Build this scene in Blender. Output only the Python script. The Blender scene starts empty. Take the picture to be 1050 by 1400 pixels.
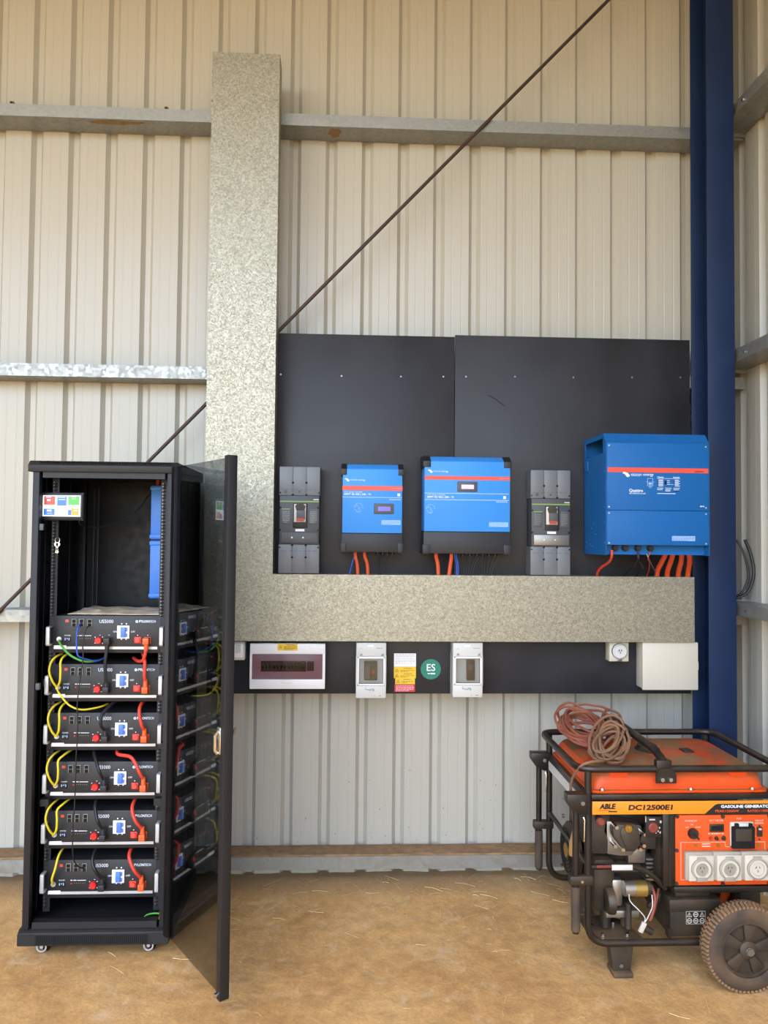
import bpy, bmesh, math, random
from mathutils import Vector, Matrix, noise
random.seed(7)
S = bpy.context.scene
COL = S.collection
PI = math.pi

# ---------------------------------------------------------------- camera
cam = bpy.data.cameras.new('camera'); camo = bpy.data.objects.new('camera', cam); COL.objects.link(camo)
cam.sensor_fit = 'HORIZONTAL'; cam.sensor_width = 36.0; cam.lens = 36.0 * 1055 / 1050
cam.clip_start = 0.05; cam.clip_end = 300
YAW, PITCH, ROLL = math.radians(2.7), math.radians(1.95), 0.0095
fw = Vector((math.sin(YAW)*math.cos(PITCH), math.cos(YAW)*math.cos(PITCH), math.sin(PITCH)))
rt = Vector((math.cos(YAW), -math.sin(YAW), 0)); up = rt.cross(fw)
r2 = rt*math.cos(ROLL) + up*math.sin(ROLL); u2 = up*math.cos(ROLL) - rt*math.sin(ROLL)
mw = Matrix((r2, u2, -fw)).transposed().to_4x4(); mw.translation = (0, -4.12, 1.77)
camo.matrix_world = mw
S.camera = camo

# ---------------------------------------------------------------- light
w = bpy.data.worlds.new('sky'); S.world = w; w.use_nodes = True
nt = w.node_tree; nt.nodes.clear()
sky = nt.nodes.new('ShaderNodeTexSky'); sky.sky_type = 'NISHITA'; sky.sun_disc = False
sky.sun_elevation = math.radians(52); sky.sun_rotation = math.radians(200); sky.dust_density = 1.15; sky.air_density = 1.0; sky.altitude = 300
bg = nt.nodes.new('ShaderNodeBackground'); bg.inputs['Strength'].default_value = 0.64
out = nt.nodes.new('ShaderNodeOutputWorld')
nt.links.new(sky.outputs[0], bg.inputs[0]); nt.links.new(bg.outputs[0], out.inputs[0])
sun = bpy.data.lights.new('sun', 'SUN'); sun.energy = 2.4; sun.angle = math.radians(0.6); sun.color = (1.0, 0.97, 0.91)
suno = bpy.data.objects.new('sun', sun); COL.objects.link(suno)
suno.rotation_euler = Vector((0.3, 0.35, -1.25)).to_track_quat('-Z', 'Y').to_euler()
suno.location = (-6, -14, 20)
S.view_settings.view_transform = 'Standard'; S.view_settings.look = 'None'
S.view_settings.gamma = 1.0; S.view_settings.use_curve_mapping = False
S.view_settings.exposure = 0.52
S.cycles.max_bounces = 8; S.cycles.diffuse_bounces = 5; S.cycles.glossy_bounces = 4
S.cycles.transparent_max_bounces = 8; S.cycles.sample_clamp_indirect = 6.0
S.cycles.use_denoising = True

# ---------------------------------------------------------------- materials
def lin(c):
    if isinstance(c, str):
        c = [int(c[i:i+2], 16) / 255 for i in (0, 2, 4)]
        c = [v/12.92 if v <= .04045 else ((v+.055)/1.055)**2.4 for v in c]
    return (*c[:3], 1.0)

MATS = {}
def mat(name, col, rough=.5, metal=0., var=0., scale=12., bump=0., bscale=150., spec=.5, dust=0., dustcol='9a7a55', dustmin=.35, coat=0., emit=0., stretch=None, alpha=1., detail=4.):
    m = bpy.data.materials.new(name); m.use_nodes = True
    t = m.node_tree; b = t.nodes['Principled BSDF']; L = t.links.new
    c = lin(col)
    b.inputs['Base Color'].default_value = c
    b.inputs['Roughness'].default_value = rough; b.inputs['Metallic'].default_value = metal
    b.inputs['Specular IOR Level'].default_value = spec; b.inputs['Coat Weight'].default_value = coat
    b.inputs['Alpha'].default_value = alpha
    tc = t.nodes.new('ShaderNodeTexCoord'); src = tc.outputs['Object']
    if stretch:
        mp = t.nodes.new('ShaderNodeMapping'); mp.inputs['Scale'].default_value = stretch; L(src, mp.inputs['Vector']); src = mp.outputs[0]
    csock = None
    if var:
        n = t.nodes.new('ShaderNodeTexNoise'); n.inputs['Scale'].default_value = scale; n.inputs['Detail'].default_value = detail
        L(src, n.inputs['Vector'])
        r = t.nodes.new('ShaderNodeMapRange'); r.inputs[1].default_value = .3; r.inputs[2].default_value = .7
        r.inputs[3].default_value = 1 - var; r.inputs[4].default_value = 1 + var * .6; L(n.outputs[0], r.inputs[0])
        mx = t.nodes.new('ShaderNodeMix'); mx.data_type = 'RGBA'; mx.blend_type = 'MULTIPLY'; mx.inputs[0].default_value = 1
        mx.inputs['A'].default_value = c; L(r.outputs[0], mx.inputs['B'])
        csock = mx.outputs['Result']
        rr = t.nodes.new('ShaderNodeMapRange'); rr.inputs[1].default_value = .3; rr.inputs[2].default_value = .7
        rr.inputs[3].default_value = max(.03, rough - .08); rr.inputs[4].default_value = min(1, rough + .08)
        L(n.outputs[0], rr.inputs[0]); L(rr.outputs[0], b.inputs['Roughness'])
    if dust:                                                  # settled dust: more on faces that look up, in patches
        g = t.nodes.new('ShaderNodeNewGeometry'); sx = t.nodes.new('ShaderNodeSeparateXYZ'); L(g.outputs['Normal'], sx.inputs[0])
        n2 = t.nodes.new('ShaderNodeTexNoise'); n2.inputs['Scale'].default_value = 9; n2.inputs['Detail'].default_value = 6; L(src, n2.inputs['Vector'])
        a = t.nodes.new('ShaderNodeMapRange'); a.inputs[1].default_value = -.2; a.inputs[2].default_value = 1; a.inputs[3].default_value = dustmin; a.inputs[4].default_value = 1.0; L(sx.outputs[2], a.inputs[0])
        bb = t.nodes.new('ShaderNodeMapRange'); bb.inputs[1].default_value = .3; bb.inputs[2].default_value = .7; L(n2.outputs[0], bb.inputs[0])
        mu = t.nodes.new('ShaderNodeMath'); mu.operation = 'MULTIPLY'; L(a.outputs[0], mu.inputs[0]); L(bb.outputs[0], mu.inputs[1])
        m2 = t.nodes.new('ShaderNodeMath'); m2.operation = 'MULTIPLY'; L(mu.outputs[0], m2.inputs[0]); m2.inputs[1].default_value = dust
        mx = t.nodes.new('ShaderNodeMix'); mx.data_type = 'RGBA'; L(m2.outputs[0], mx.inputs[0])
        if csock: L(csock, mx.inputs['A'])
        else: mx.inputs['A'].default_value = c
        mx.inputs['B'].default_value = lin(dustcol); csock = mx.outputs['Result']
    if csock: L(csock, b.inputs['Base Color'])
    if bump:
        n = t.nodes.new('ShaderNodeTexNoise'); n.inputs['Scale'].default_value = bscale; n.inputs['Detail'].default_value = 3; L(src, n.inputs['Vector'])
        bp = t.nodes.new('ShaderNodeBump'); bp.inputs['Strength'].default_value = bump; bp.inputs['Distance'].default_value = .002
        L(n.outputs[0], bp.inputs['Height']); L(bp.outputs[0], b.inputs['Normal'])
    if emit:
        b.inputs['Emission Color'].default_value = c; b.inputs['Emission Strength'].default_value = emit
    MATS[name] = m
    return m

def galv_mat(name, base, scale, contrast, metal=.85, rough=.42):
    m = bpy.data.materials.new(name); m.use_nodes = True
    t = m.node_tree; b = t.nodes['Principled BSDF']; L = t.links.new
    tc = t.nodes.new('ShaderNodeTexCoord')
    ds = t.nodes.new('ShaderNodeTexNoise'); ds.inputs['Scale'].default_value = scale * .8; ds.inputs['Detail'].default_value = 2; L(tc.outputs['Object'], ds.inputs['Vector'])
    ad = t.nodes.new('ShaderNodeVectorMath'); ad.operation = 'SCALE'; ad.inputs['Scale'].default_value = .02; L(ds.outputs['Color'], ad.inputs[0])
    av = t.nodes.new('ShaderNodeVectorMath'); av.operation = 'ADD'; L(tc.outputs['Object'], av.inputs[0]); L(ad.outputs[0], av.inputs[1])
    v = t.nodes.new('ShaderNodeTexVoronoi'); v.inputs['Scale'].default_value = scale; L(av.outputs[0], v.inputs['Vector'])
    sp = t.nodes.new('ShaderNodeSeparateColor'); L(v.outputs['Color'], sp.inputs[0])
    v2 = t.nodes.new('ShaderNodeTexVoronoi'); v2.inputs['Scale'].default_value = scale * 2.3; L(av.outputs[0], v2.inputs['Vector'])
    s2 = t.nodes.new('ShaderNodeSeparateColor'); L(v2.outputs['Color'], s2.inputs[0])
    mxv = t.nodes.new('ShaderNodeMix'); mxv.inputs[0].default_value = .35; L(sp.outputs[0], mxv.inputs['A']); L(s2.outputs[1], mxv.inputs['B'])
    r = t.nodes.new('ShaderNodeMapRange'); r.inputs[1].default_value = .1; r.inputs[2].default_value = .9
    r.inputs[3].default_value = 1 - contrast; r.inputs[4].default_value = 1 + contrast * .5; L(mxv.outputs[0], r.inputs[0])
    mx = t.nodes.new('ShaderNodeMix'); mx.data_type = 'RGBA'; mx.blend_type = 'MULTIPLY'; mx.inputs[0].default_value = 1
    mx.inputs['A'].default_value = lin(base); L(r.outputs[0], mx.inputs['B']); L(mx.outputs['Result'], b.inputs['Base Color'])
    rr = t.nodes.new('ShaderNodeMapRange'); rr.inputs[3].default_value = rough - .12; rr.inputs[4].default_value = rough + .15; L(sp.outputs[1], rr.inputs[0]); L(rr.outputs[0], b.inputs['Roughness'])
    b.inputs['Metallic'].default_value = metal
    MATS[name] = m
    return m

def glass_mat(name, tint, rough=.03, refl=1.45):
    m = bpy.data.materials.new(name); m.use_nodes = True
    t = m.node_tree; t.nodes.clear(); L = t.links.new
    o = t.nodes.new('ShaderNodeOutputMaterial'); tr = t.nodes.new('ShaderNodeBsdfTransparent'); gl = t.nodes.new('ShaderNodeBsdfGlossy')
    fr = t.nodes.new('ShaderNodeFresnel')                     # same reflectance on both faces of the thin pane
    ge = t.nodes.new('ShaderNodeNewGeometry'); io = t.nodes.new('ShaderNodeMix'); io.inputs['A'].default_value = refl; io.inputs['B'].default_value = 1/refl
    L(ge.outputs['Backfacing'], io.inputs[0]); L(io.outputs[0], fr.inputs['IOR'])
    mx = t.nodes.new('ShaderNodeMixShader'); tr.inputs[0].default_value = lin(tint); gl.inputs['Roughness'].default_value = rough
    L(fr.outputs[0], mx.inputs[0]); L(tr.outputs[0], mx.inputs[1]); L(gl.outputs[0], mx.inputs[2]); L(mx.outputs[0], o.inputs[0])
    MATS[name] = m
    return m

def floor_mat():
    m = bpy.data.materials.new('dirt'); m.use_nodes = True
    t = m.node_tree; b = t.nodes['Principled BSDF']; L = t.links.new
    tc = t.nodes.new('ShaderNodeTexCoord'); src = tc.outputs['Object']
    def nz(scale, det, rough=.6, dist=0):
        n = t.nodes.new('ShaderNodeTexNoise'); n.inputs['Scale'].default_value = scale; n.inputs['Detail'].default_value = det
        n.inputs['Roughness'].default_value = rough; n.inputs['Distortion'].default_value = dist; L(src, n.inputs['Vector']); return n
    a = nz(1.6, 8, .62, .6); f = nz(14, 6, .6, .3); g = nz(90, 4)
    cr = t.nodes.new('ShaderNodeValToRGB'); e = cr.color_ramp.elements
    e[0].position = .3; e[0].color = lin('bc8e58'); e[1].position = .72; e[1].color = lin('e0b67e')
    n1 = e.new(.52); n1.color = lin('d4a76c')
    L(a.outputs[0], cr.inputs[0])
    r = t.nodes.new('ShaderNodeMapRange'); r.inputs[1].default_value = .3; r.inputs[2].default_value = .72; r.inputs[3].default_value = .80; r.inputs[4].default_value = 1.17; L(f.outputs[0], r.inputs[0])
    mx = t.nodes.new('ShaderNodeMix'); mx.data_type = 'RGBA'; mx.blend_type = 'MULTIPLY'; mx.inputs[0].default_value = 1; L(cr.outputs[0], mx.inputs['A']); L(r.outputs[0], mx.inputs['B'])
    gr = t.nodes.new('ShaderNodeMapRange'); gr.inputs[1].default_value = .3; gr.inputs[2].default_value = .7; gr.inputs[3].default_value = .88; gr.inputs[4].default_value = 1.10; L(g.outputs[0], gr.inputs[0])
    mg = t.nodes.new('ShaderNodeMix'); mg.data_type = 'RGBA'; mg.blend_type = 'MULTIPLY'; mg.inputs[0].default_value = 1; L(mx.outputs['Result'], mg.inputs['A']); L(gr.outputs[0], mg.inputs['B']); mx = mg
    # pale scuffs
    s = nz(8, 6, .6, .9); sr = t.nodes.new('ShaderNodeMapRange'); sr.inputs[1].default_value = .56; sr.inputs[2].default_value = .70; sr.inputs[4].default_value = .42; L(s.outputs[0], sr.inputs[0])
    m2 = t.nodes.new('ShaderNodeMix'); m2.data_type = 'RGBA'; L(sr.outputs[0], m2.inputs[0]); L(mx.outputs['Result'], m2.inputs['A']); m2.inputs['B'].default_value = lin('e6cba6')
    # grey-brown loose soil drifted up against the wall
    sx = t.nodes.new('ShaderNodeSeparateXYZ'); L(src, sx.inputs[0])
    yy = t.nodes.new('ShaderNodeMath'); yy.operation = 'MULTIPLY_ADD'; yy.inputs[1].default_value = .35; L(f.outputs[0], yy.inputs[0]); L(sx.outputs[1], yy.inputs[2])
    yr = t.nodes.new('ShaderNodeMapRange'); yr.inputs[1].default_value = -.12; yr.inputs[2].default_value = .12; yr.inputs[4].default_value = .75; L(yy.outputs[0], yr.inputs[0])
    m3 = t.nodes.new('ShaderNodeMix'); m3.data_type = 'RGBA'; L(yr.outputs[0], m3.inputs[0]); L(m2.outputs['Result'], m3.inputs['A']); m3.inputs['B'].default_value = lin('a58a6a')
    L(m3.outputs['Result'], b.inputs['Base Color'])
    b.inputs['Roughness'].default_value = .92; b.inputs['Specular IOR Level'].default_value = .2
    ma = t.nodes.new('ShaderNodeMath'); ma.operation = 'MULTIPLY_ADD'; ma.inputs[1].default_value = .25; L(g.outputs[0], ma.inputs[0]); L(f.outputs[0], ma.inputs[2])
    bp = t.nodes.new('ShaderNodeBump'); bp.inputs['Strength'].default_value = .5; bp.inputs['Distance'].default_value = .010; L(ma.outputs[0], bp.inputs['Height']); L(bp.outputs[0], b.inputs['Normal'])
    MATS['dirt'] = m

floor_mat()
mat('cladding', 'b6b2a5', .26, spec=.36)
mat('roofsheet', 'c9c6c0', .4, .3)
galv_mat('galv', 'a7a290', 185, .44, .8, .5)
galv_mat('galv_dull', '9b9c98', 60, .07, .75, .48)
galv_mat('galv_fine', 'a9aaa8', 90, .2, .8, .45)
mat('navy', '15294a', .5, var=.08, scale=4, spec=.3)
mat('rod', '4a3a34', .55, .4, var=.2, scale=30)
mat('formply', '2d2d30', .42, var=.32, scale=3.2, spec=.3, detail=7)
mat('ply_edge', '1d1a1a', .7)
mat('rackblack', '0b0b0e', .5, var=.08, scale=30, spec=.3)
mat('rackdark', '0d0d10', .5)
mat('rackgrey', '1f1f21', .5, spec=.4, bump=.2, bscale=600)
mat('void', '060608', .9)
mat('unitblack', '1e1d1f', .48, bump=.15, bscale=700)
mat('silver', 'c4c5c6', .38, .4)
mat('chrome', 'd8d8d8', .18, 1.)
mat('steel', '8d8a86', .4, .8)
mat('brass', 'b08a3c', .35, .7, dust=.3)
mat('white', 'e6e6e6', .5)
mat('whitegloss', 'eceae8', .32)
mat('offwhite', 'cdc5b4', .42)
mat('pvcgrey', 'cdccc6', .42)
mat('paperwhite', 'eeeeee', .7)
mat('printwhite', 'dfe6f2', .6)
mat('printpale', '9fc0ee', .6)
mat('red', 'd3241f', .4)
mat('redpale', 'e04a3a', .4)
mat('orangeplug', 'e85a22', .45)
mat('orangecable', 'd9562f', .5)
mat('redcable', 'cf3f2c', .5)
mat('redwire', 'b23a2a', .5)
mat('blackcable', '17171a', .5)
mat('bluecable', '2a56b8', .5)
mat('yellowcable', 'd9c52a', .5)
mat('greencable', '4f9a3a', .5)
mat('mppt_blue', '3a8ede', .42, spec=.3)
mat('inv_blue', '1860a2', .45, spec=.25, bump=.08, bscale=500)
mat('box_blue', '2a6fc4', .42)
mat('boltblue', '4f79c9', .4)
mat('blackplastic', '202024', .5, bump=.15, bscale=600)
mat('greyplastic', '4c4e50', .5)
mat('bkr_cover', '6a6d70', .42, bump=.1, bscale=300)
mat('bkr_body', '45474a', .5)
mat('bkr_green', '86a83a', .5)
mat('stripe', 'e2503c', .45)
mat('lcd', '6a5fd0', .35, emit=.25)
mat('lcdlight', 'b9b4ea', .35, emit=.35)
mat('label_yellow', 'edc02c', .5)
mat('label_red', 'd22a2e', .5)
mat('es_green', '0f7a62', .45)
mat('ink', '2a2420', .6)
mat('ink_dark', '1b1512', .6)
mat('screen_bg', 'dff2f6', .3, emit=.7)
mat('t_red', 'a8392e', .3, emit=.5)
mat('t_blue', '2e62c8', .3, emit=.5)
mat('t_green', '3e9a3c', .3, emit=.5)
mat('t_orange', 'e08a32', .3, emit=.5)
mat('gen_orange', 'e2541c', .42, var=.08, scale=8, dust=.35)
mat('gen_tank', 'e24c14', .42, spec=.25, var=.1, scale=6, dust=1.5, dustcol='8f6c46', dustmin=-.55)
mat('dullred', '7c2d24', .5, dust=.25)
mat('gen_panel', 'd8511a', .45, spec=.25, dust=.15)
mat('gen_band', 'ee8a1c', .45)
mat('gen_black', '151313', .38, dust=.2, dustmin=.1)
mat('gen_engine', '2a2521', .55, dust=.4)
mat('gen_plastic', '191715', .5, dust=.3)
mat('gen_alu', 'a8a49c', .38, .85, dust=.3)
mat('gen_gold', 'b89a55', .35, .8, dust=.2)
mat('rubber', '352f2b', .8, dust=.75, dustcol='94724b', bump=.2, bscale=120)
mat('treaddust', '8a6c4c', .9, var=.25, scale=30)
mat('rimblack', '241f1b', .6, dust=.4)
mat('socket_grey', 'a29c8e', .5, dust=.2)
mat('socket_white', 'c6bfb0', .5)
mat('socket_face', '958f80', .5)
mat('cord_red', '8a4232', .65, dust=.45)
mat('cord_brown', '7c5840', .7, dust=.5)
mat('plug_amber', 'a8804e', .45, dust=.4)
mat('straw', 'd2b582', .8)
mat('soil', '9a7a57', .95, var=.3, scale=25, bump=.6, bscale=120)
mat('paper', 'c0ac92', .6, var=.25, scale=14)
mat('rust', '8d7350', .8, var=.3, scale=40)
glass_mat('smokedglass', 'bfc4c8', .02, 1.5)
glass_mat('clearplastic', 'e8ecee', .05, 1.6)
glass_mat('tintplastic', 'd6c6ca', .15, 1.3)

# ---------------------------------------------------------------- builders
class G:
    def __init__(s): s.bm = bmesh.new(); s.sm = False
    def box(s, x0, x1, y0, y1, z0, z1, bev=0, seg=2):
        c = [s.bm.verts.new((x, y, z)) for x in (min(x0,x1), max(x0,x1)) for y in (min(y0,y1), max(y0,y1)) for z in (min(z0,z1), max(z0,z1))]
        fs = [s.bm.faces.new([c[i] for i in f]) for f in ((0,1,3,2),(4,6,7,5),(0,4,5,1),(2,3,7,6),(0,2,6,4),(1,5,7,3))]
        if bev:
            es = {e for f in fs for e in f.edges}
            bmesh.ops.bevel(s.bm, geom=list(es), offset=bev, segments=seg, affect='EDGES', profile=.5); s.sm = True
        return s
    def prism(s, pts, axis, a, b, bev=0):
        n = len(pts)
        def mk(p, h): return (h, p[0], p[1]) if axis == 'x' else (p[0], h, p[1]) if axis == 'y' else (p[0], p[1], h)
        A = [s.bm.verts.new(mk(p, a)) for p in pts]; B = [s.bm.verts.new(mk(p, b)) for p in pts]
        fs = [s.bm.faces.new(A), s.bm.faces.new(B[::-1])]
        for i in range(n): fs.append(s.bm.faces.new((A[i], B[i], B[(i+1) % n], A[(i+1) % n])))
        bmesh.ops.recalc_face_normals(s.bm, faces=fs)
        if bev:
            es = {e for f in fs for e in f.edges}
            bmesh.ops.bevel(s.bm, geom=list(es), offset=bev, segments=2, affect='EDGES', profile=.5); s.sm = True
        return s
    def cyl(s, p0, p1, r, seg=16, r1=None, cap=True):
        p0, p1 = Vector(p0), Vector(p1); d = (p1 - p0).normalized(); r1 = r if r1 is None else r1
        a = d.orthogonal().normalized(); b = d.cross(a)
        A = []; B = []
        for i in range(seg):
            t = 2*PI*i/seg; v = a*math.cos(t) + b*math.sin(t)
            A.append(s.bm.verts.new(p0 + v*r)); B.append(s.bm.verts.new(p1 + v*r1))
        for i in range(seg): s.bm.faces.new((A[i], A[(i+1) % seg], B[(i+1) % seg], B[i]))
        if cap: s.bm.faces.new(A[::-1]); s.bm.faces.new(B)
        s.sm = True
        return s
    def tube(s, pts, r, seg=8, closed=False, smooth=0):
        P = [Vector(p) for p in pts]
        if smooth: P = spline(P, smooth, closed)
        n = len(P); rings = []; prev = None
        for i, p in enumerate(P):
            if closed: d = (P[(i+1) % n] - P[i-1]).normalized()
            else: d = (P[min(i+1, n-1)] - P[max(i-1, 0)]).normalized()
            a = d.orthogonal().normalized() if prev is None else (prev - d*prev.dot(d)).normalized()
            prev = a; b = d.cross(a)
            rings.append([s.bm.verts.new(p + (a*math.cos(2*PI*k/seg) + b*math.sin(2*PI*k/seg))*r) for k in range(seg)])
        for i in range(n if closed else n-1):
            A, B = rings[i], rings[(i+1) % n]
            o = 0
            if closed and i == n-1: o = min(range(seg), key=lambda k: (B[k].co - A[0].co).length)
            for k in range(seg): s.bm.faces.new((A[k], A[(k+1) % seg], B[(k+1+o) % seg], B[(k+o) % seg]))
        if not closed: s.bm.faces.new(rings[0][::-1]); s.bm.faces.new(rings[-1])
        s.sm = True
        return s
    def lathe(s, o, axis, prof, seg=32):                     # prof: (radius, height along axis)
        o = Vector(o); d = Vector(axis).normalized(); a = d.orthogonal().normalized(); b = d.cross(a); R = []
        for r, h in prof: R.append([s.bm.verts.new(o + d*h + (a*math.cos(2*PI*k/seg) + b*math.sin(2*PI*k/seg))*max(r, 1e-5)) for k in range(seg)])
        fs = []
        for i in range(len(R)-1):
            for k in range(seg): fs.append(s.bm.faces.new((R[i][k], R[i][(k+1) % seg], R[i+1][(k+1) % seg], R[i+1][k])))
        bmesh.ops.recalc_face_normals(s.bm, faces=fs)
        s.sm = True
        return s
    def grid(s, rows):
        V = [[s.bm.verts.new(p) for p in r] for r in rows]
        for i in range(len(V)-1):
            for j in range(len(V[0])-1): s.bm.faces.new((V[i][j], V[i][j+1], V[i+1][j+1], V[i+1][j]))
        return s
    def xf(s, M): s.bm.transform(M); return s
    def build(s, name, m, parent=None, off=None, label=None):
        me = bpy.data.meshes.new(name)
        if parent is not None:
            r = parent
            while r.parent: r = r.parent
            s.bm.transform(Matrix.Translation(-Vector(r.location)))
        elif off: s.bm.transform(Matrix.Translation(-Vector(off)))
        s.bm.normal_update(); s.bm.to_mesh(me); s.bm.free()
        me.materials.append(MATS[m])
        if s.sm:
            me.shade_smooth(); me.set_sharp_from_angle(angle=math.radians(38))
        o = bpy.data.objects.new(name, me); COL.objects.link(o)
        if parent is not None: o.parent = parent
        elif off: o.location = off
        if label: o['label'] = label
        return o

def spline(P, k, closed=False):
    n = len(P); outp = []
    for i in range(n if closed else n-1):
        p0 = P[i-1] if (i > 0 or closed) else P[0]*2 - P[1]
        p1 = P[i]; p2 = P[(i+1) % n]; p3 = P[(i+2) % n] if (i+2 < n or closed) else P[-1]*2 - P[-2]
        for j in range(k):
            t = j/k
            outp.append(.5*((2*p1) + (p2-p0)*t + (2*p0-5*p1+4*p2-p3)*t*t + (3*p1-p0-3*p2+p3)*t*t*t))
    if not closed: outp.append(P[-1])
    return outp

def rounded_path(pts, r, n=5, closed=False):
    P = [Vector(p) for p in pts]; N = len(P); o = []
    for i in range(N):
        if not closed and i in (0, N-1): o.append(P[i]); continue
        p = P[i]; a = (P[i-1]-p).normalized(); b = (P[(i+1) % N]-p).normalized()
        s, e = p + a*r, p + b*r
        for k in range(n+1):
            t = k/n; o.append(s*(1-t)**2 + p*2*t*(1-t) + e*t*t)
    return o

def tag(o, label, cat, group=None, kind=None):
    o['label'] = label; o['category'] = cat
    if group: o['group'] = group
    if kind: o['kind'] = kind
    return o
def thing(name, loc, label, cat, group=None, kind=None):
    o = bpy.data.objects.new(name, None); o.empty_display_size = .1; COL.objects.link(o); o.location = loc
    return tag(o, label, cat, group, kind)
def copy_tree(o, parent=None):
    c = o.copy(); COL.objects.link(c); c.parent = parent
    for ch in list(o.children): copy_tree(ch, c)
    return c
def text(name, body, size, p, m, parent, ax='LEFT', sx=1.0, bold=0., rot=(PI/2, 0, 0), shear=0.):
    cu = bpy.data.curves.new(name, 'FONT'); cu.body = body; cu.size = size; cu.align_x = ax; cu.align_y = 'CENTER'
    cu.extrude = .0003; cu.offset = bold; cu.shear = shear; cu.resolution_u = 3
    cu.materials.append(MATS[m])
    tmp = bpy.data.objects.new(name, cu); me = bpy.data.meshes.new_from_object(tmp); me.name = name
    bpy.data.objects.remove(tmp); bpy.data.curves.remove(cu)
    if not me.materials: me.materials.append(MATS[m])
    o = bpy.data.objects.new(name, me); COL.objects.link(o)
    q = Vector(p); o.parent = parent
    if parent is not None:
        r = parent
        while r.parent: r = r.parent
        q = q - Vector(r.location)
    o.location = q; o.rotation_euler = rot; o.scale = (sx, 1, 1)
    return o
def print_lines(g, x0, x1, y, z, h, n, gap, seed=1, words=True):  # rows of unreadably small print
    rr = random.Random(seed)
    for i in range(n):
        zz = z - i*gap; x = x0
        end = x1 if i < n-1 else x0 + (x1-x0)*rr.uniform(.5, .9)
        while x < end:
            l = rr.uniform(.004, .016); g.box(x, min(x+l, end), y-.0004, y+.0002, zz-h/2, zz+h/2); x += l + .003
    return g
def cable(name, pts, r, m, label, cat='cable', group=None, k=6, seg=8):
    o = Vector(pts[0])
    return tag(G().tube(pts, r, seg, smooth=k).build(name, m, off=tuple(round(v, 3) for v in o)), label, cat, group)

# ================================================================ THE SETTING
RIB, PITCH_X, WALLX = -1.67, .1953, 2.105
ROOF_Z, ROOF_Y = 5.05, -4.6  # unseen roof: height and front edge shaped for the daylight on wall and floor

# floor: packed dirt, modelled unevenness inside the shed, flat ground running on outside
def floor_z(x, y):
    if not (-4.2 < x < 3.2 and -4.6 < y < .25): return 0.
    f = min(1, (x+4.2)*2, (3.2-x)*2, (y+4.6)*2)
    z = noise.noise((x*1.1, y*1.1, 3.1))*.006 + noise.noise((x*6, y*6, 1.7))*.0035 + noise.noise((x*17, y*17, 5.))*.0018
    if y > -.3: z += (y+.3)/.3*.015*(1+.5*noise.noise((x*5, 2., y*4)))
    return z*f
xs = [-60, -30, -15, -8, -5] + [-4.2 + .035*i for i in range(212)] + [3.3, 5, 9, 20, 60]
ys = [-70, -40, -22, -14, -9, -6.5, -5] + [-4.6 + .035*i for i in range(139)] + [.4, 3]
fl = G().grid([[(x, y, floor_z(x, y)) for x in xs] for y in ys]); fl.sm = True
fo = fl.build('floor', 'dirt'); fo['kind'] = 'structure'; fo['label'] = 'packed brown dirt floor of the shed'

def clad_profile(x0, x1, first, pitch):
    k = math.floor((x0-first)/pitch); pts = []
    while first + pitch*(k-.5) < x1 + pitch:
        c = first + pitch*k
        pts += [(c-.032, 0), (c-.013, .027), (c+.013, .027), (c+.032, 0)]
        for q in (.071, .124): pts += [(c+q-.004, 0), (c+q, .0009), (c+q+.004, 0)]
        k += 1
    return [p for p in pts if x0 - 1e-6 <= p[0] <= x1 + 1e-6]
wb = thing('wall_back', (0, 0, 0), 'cream corrugated steel back wall of the shed', 'wall', kind='structure')
k = -28
while True:                                                   # one object per roofing sheet of four ribs
    a = RIB + PITCH_X*(k+.5); b = a + PITCH_X*4
    if a > WALLX: break
    b = min(b, WALLX)
    pr = [(a, 0)] + clad_profile(a+.001, b-.001, RIB, PITCH_X) + [(b, 0)]
    G().grid([[(x, y, z) for x, y in pr] for z in (-.02, ROOF_Z)]).build('cladding_sheet', 'cladding', wb)
    k += 4
wr = thing('wall_right', (WALLX, 0, 0), 'cream corrugated steel side wall behind the blue column', 'wall', kind='structure')
y = 0.
while y > -8.5:
    b = y - PITCH_X*4
    pr = [(0-y, 0)] + clad_profile(-y+.001, -b-.001, .12, PITCH_X) + [(-b, 0)]
    G().grid([[(WALLX+d, -q, z) for q, d in pr] for z in (-.02, ROOF_Z)]).build('cladding_sheet', 'cladding', wr)
    y = b
wl = G().grid([[(-7+d, -q, z) for q, d in [(0, 0)] + clad_profile(.001, 5., .12, PITCH_X) + [(5., 0)]] for z in (-.02, ROOF_Z)]).build('wall_left', 'cladding'); wl['kind'] = 'structure'; wl['label'] = 'unseen corrugated steel wall added at the far left to cut the light'  # out-of-view wall, added to reduce light coming from the left
rf = G().box(-7, WALLX+.1, ROOF_Y, .1, ROOF_Z, ROOF_Z+.05)
ro = rf.build('ceiling', 'roofsheet'); ro['kind'] = 'structure'; ro['label'] = 'steel sheet roof over the shed'

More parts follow.
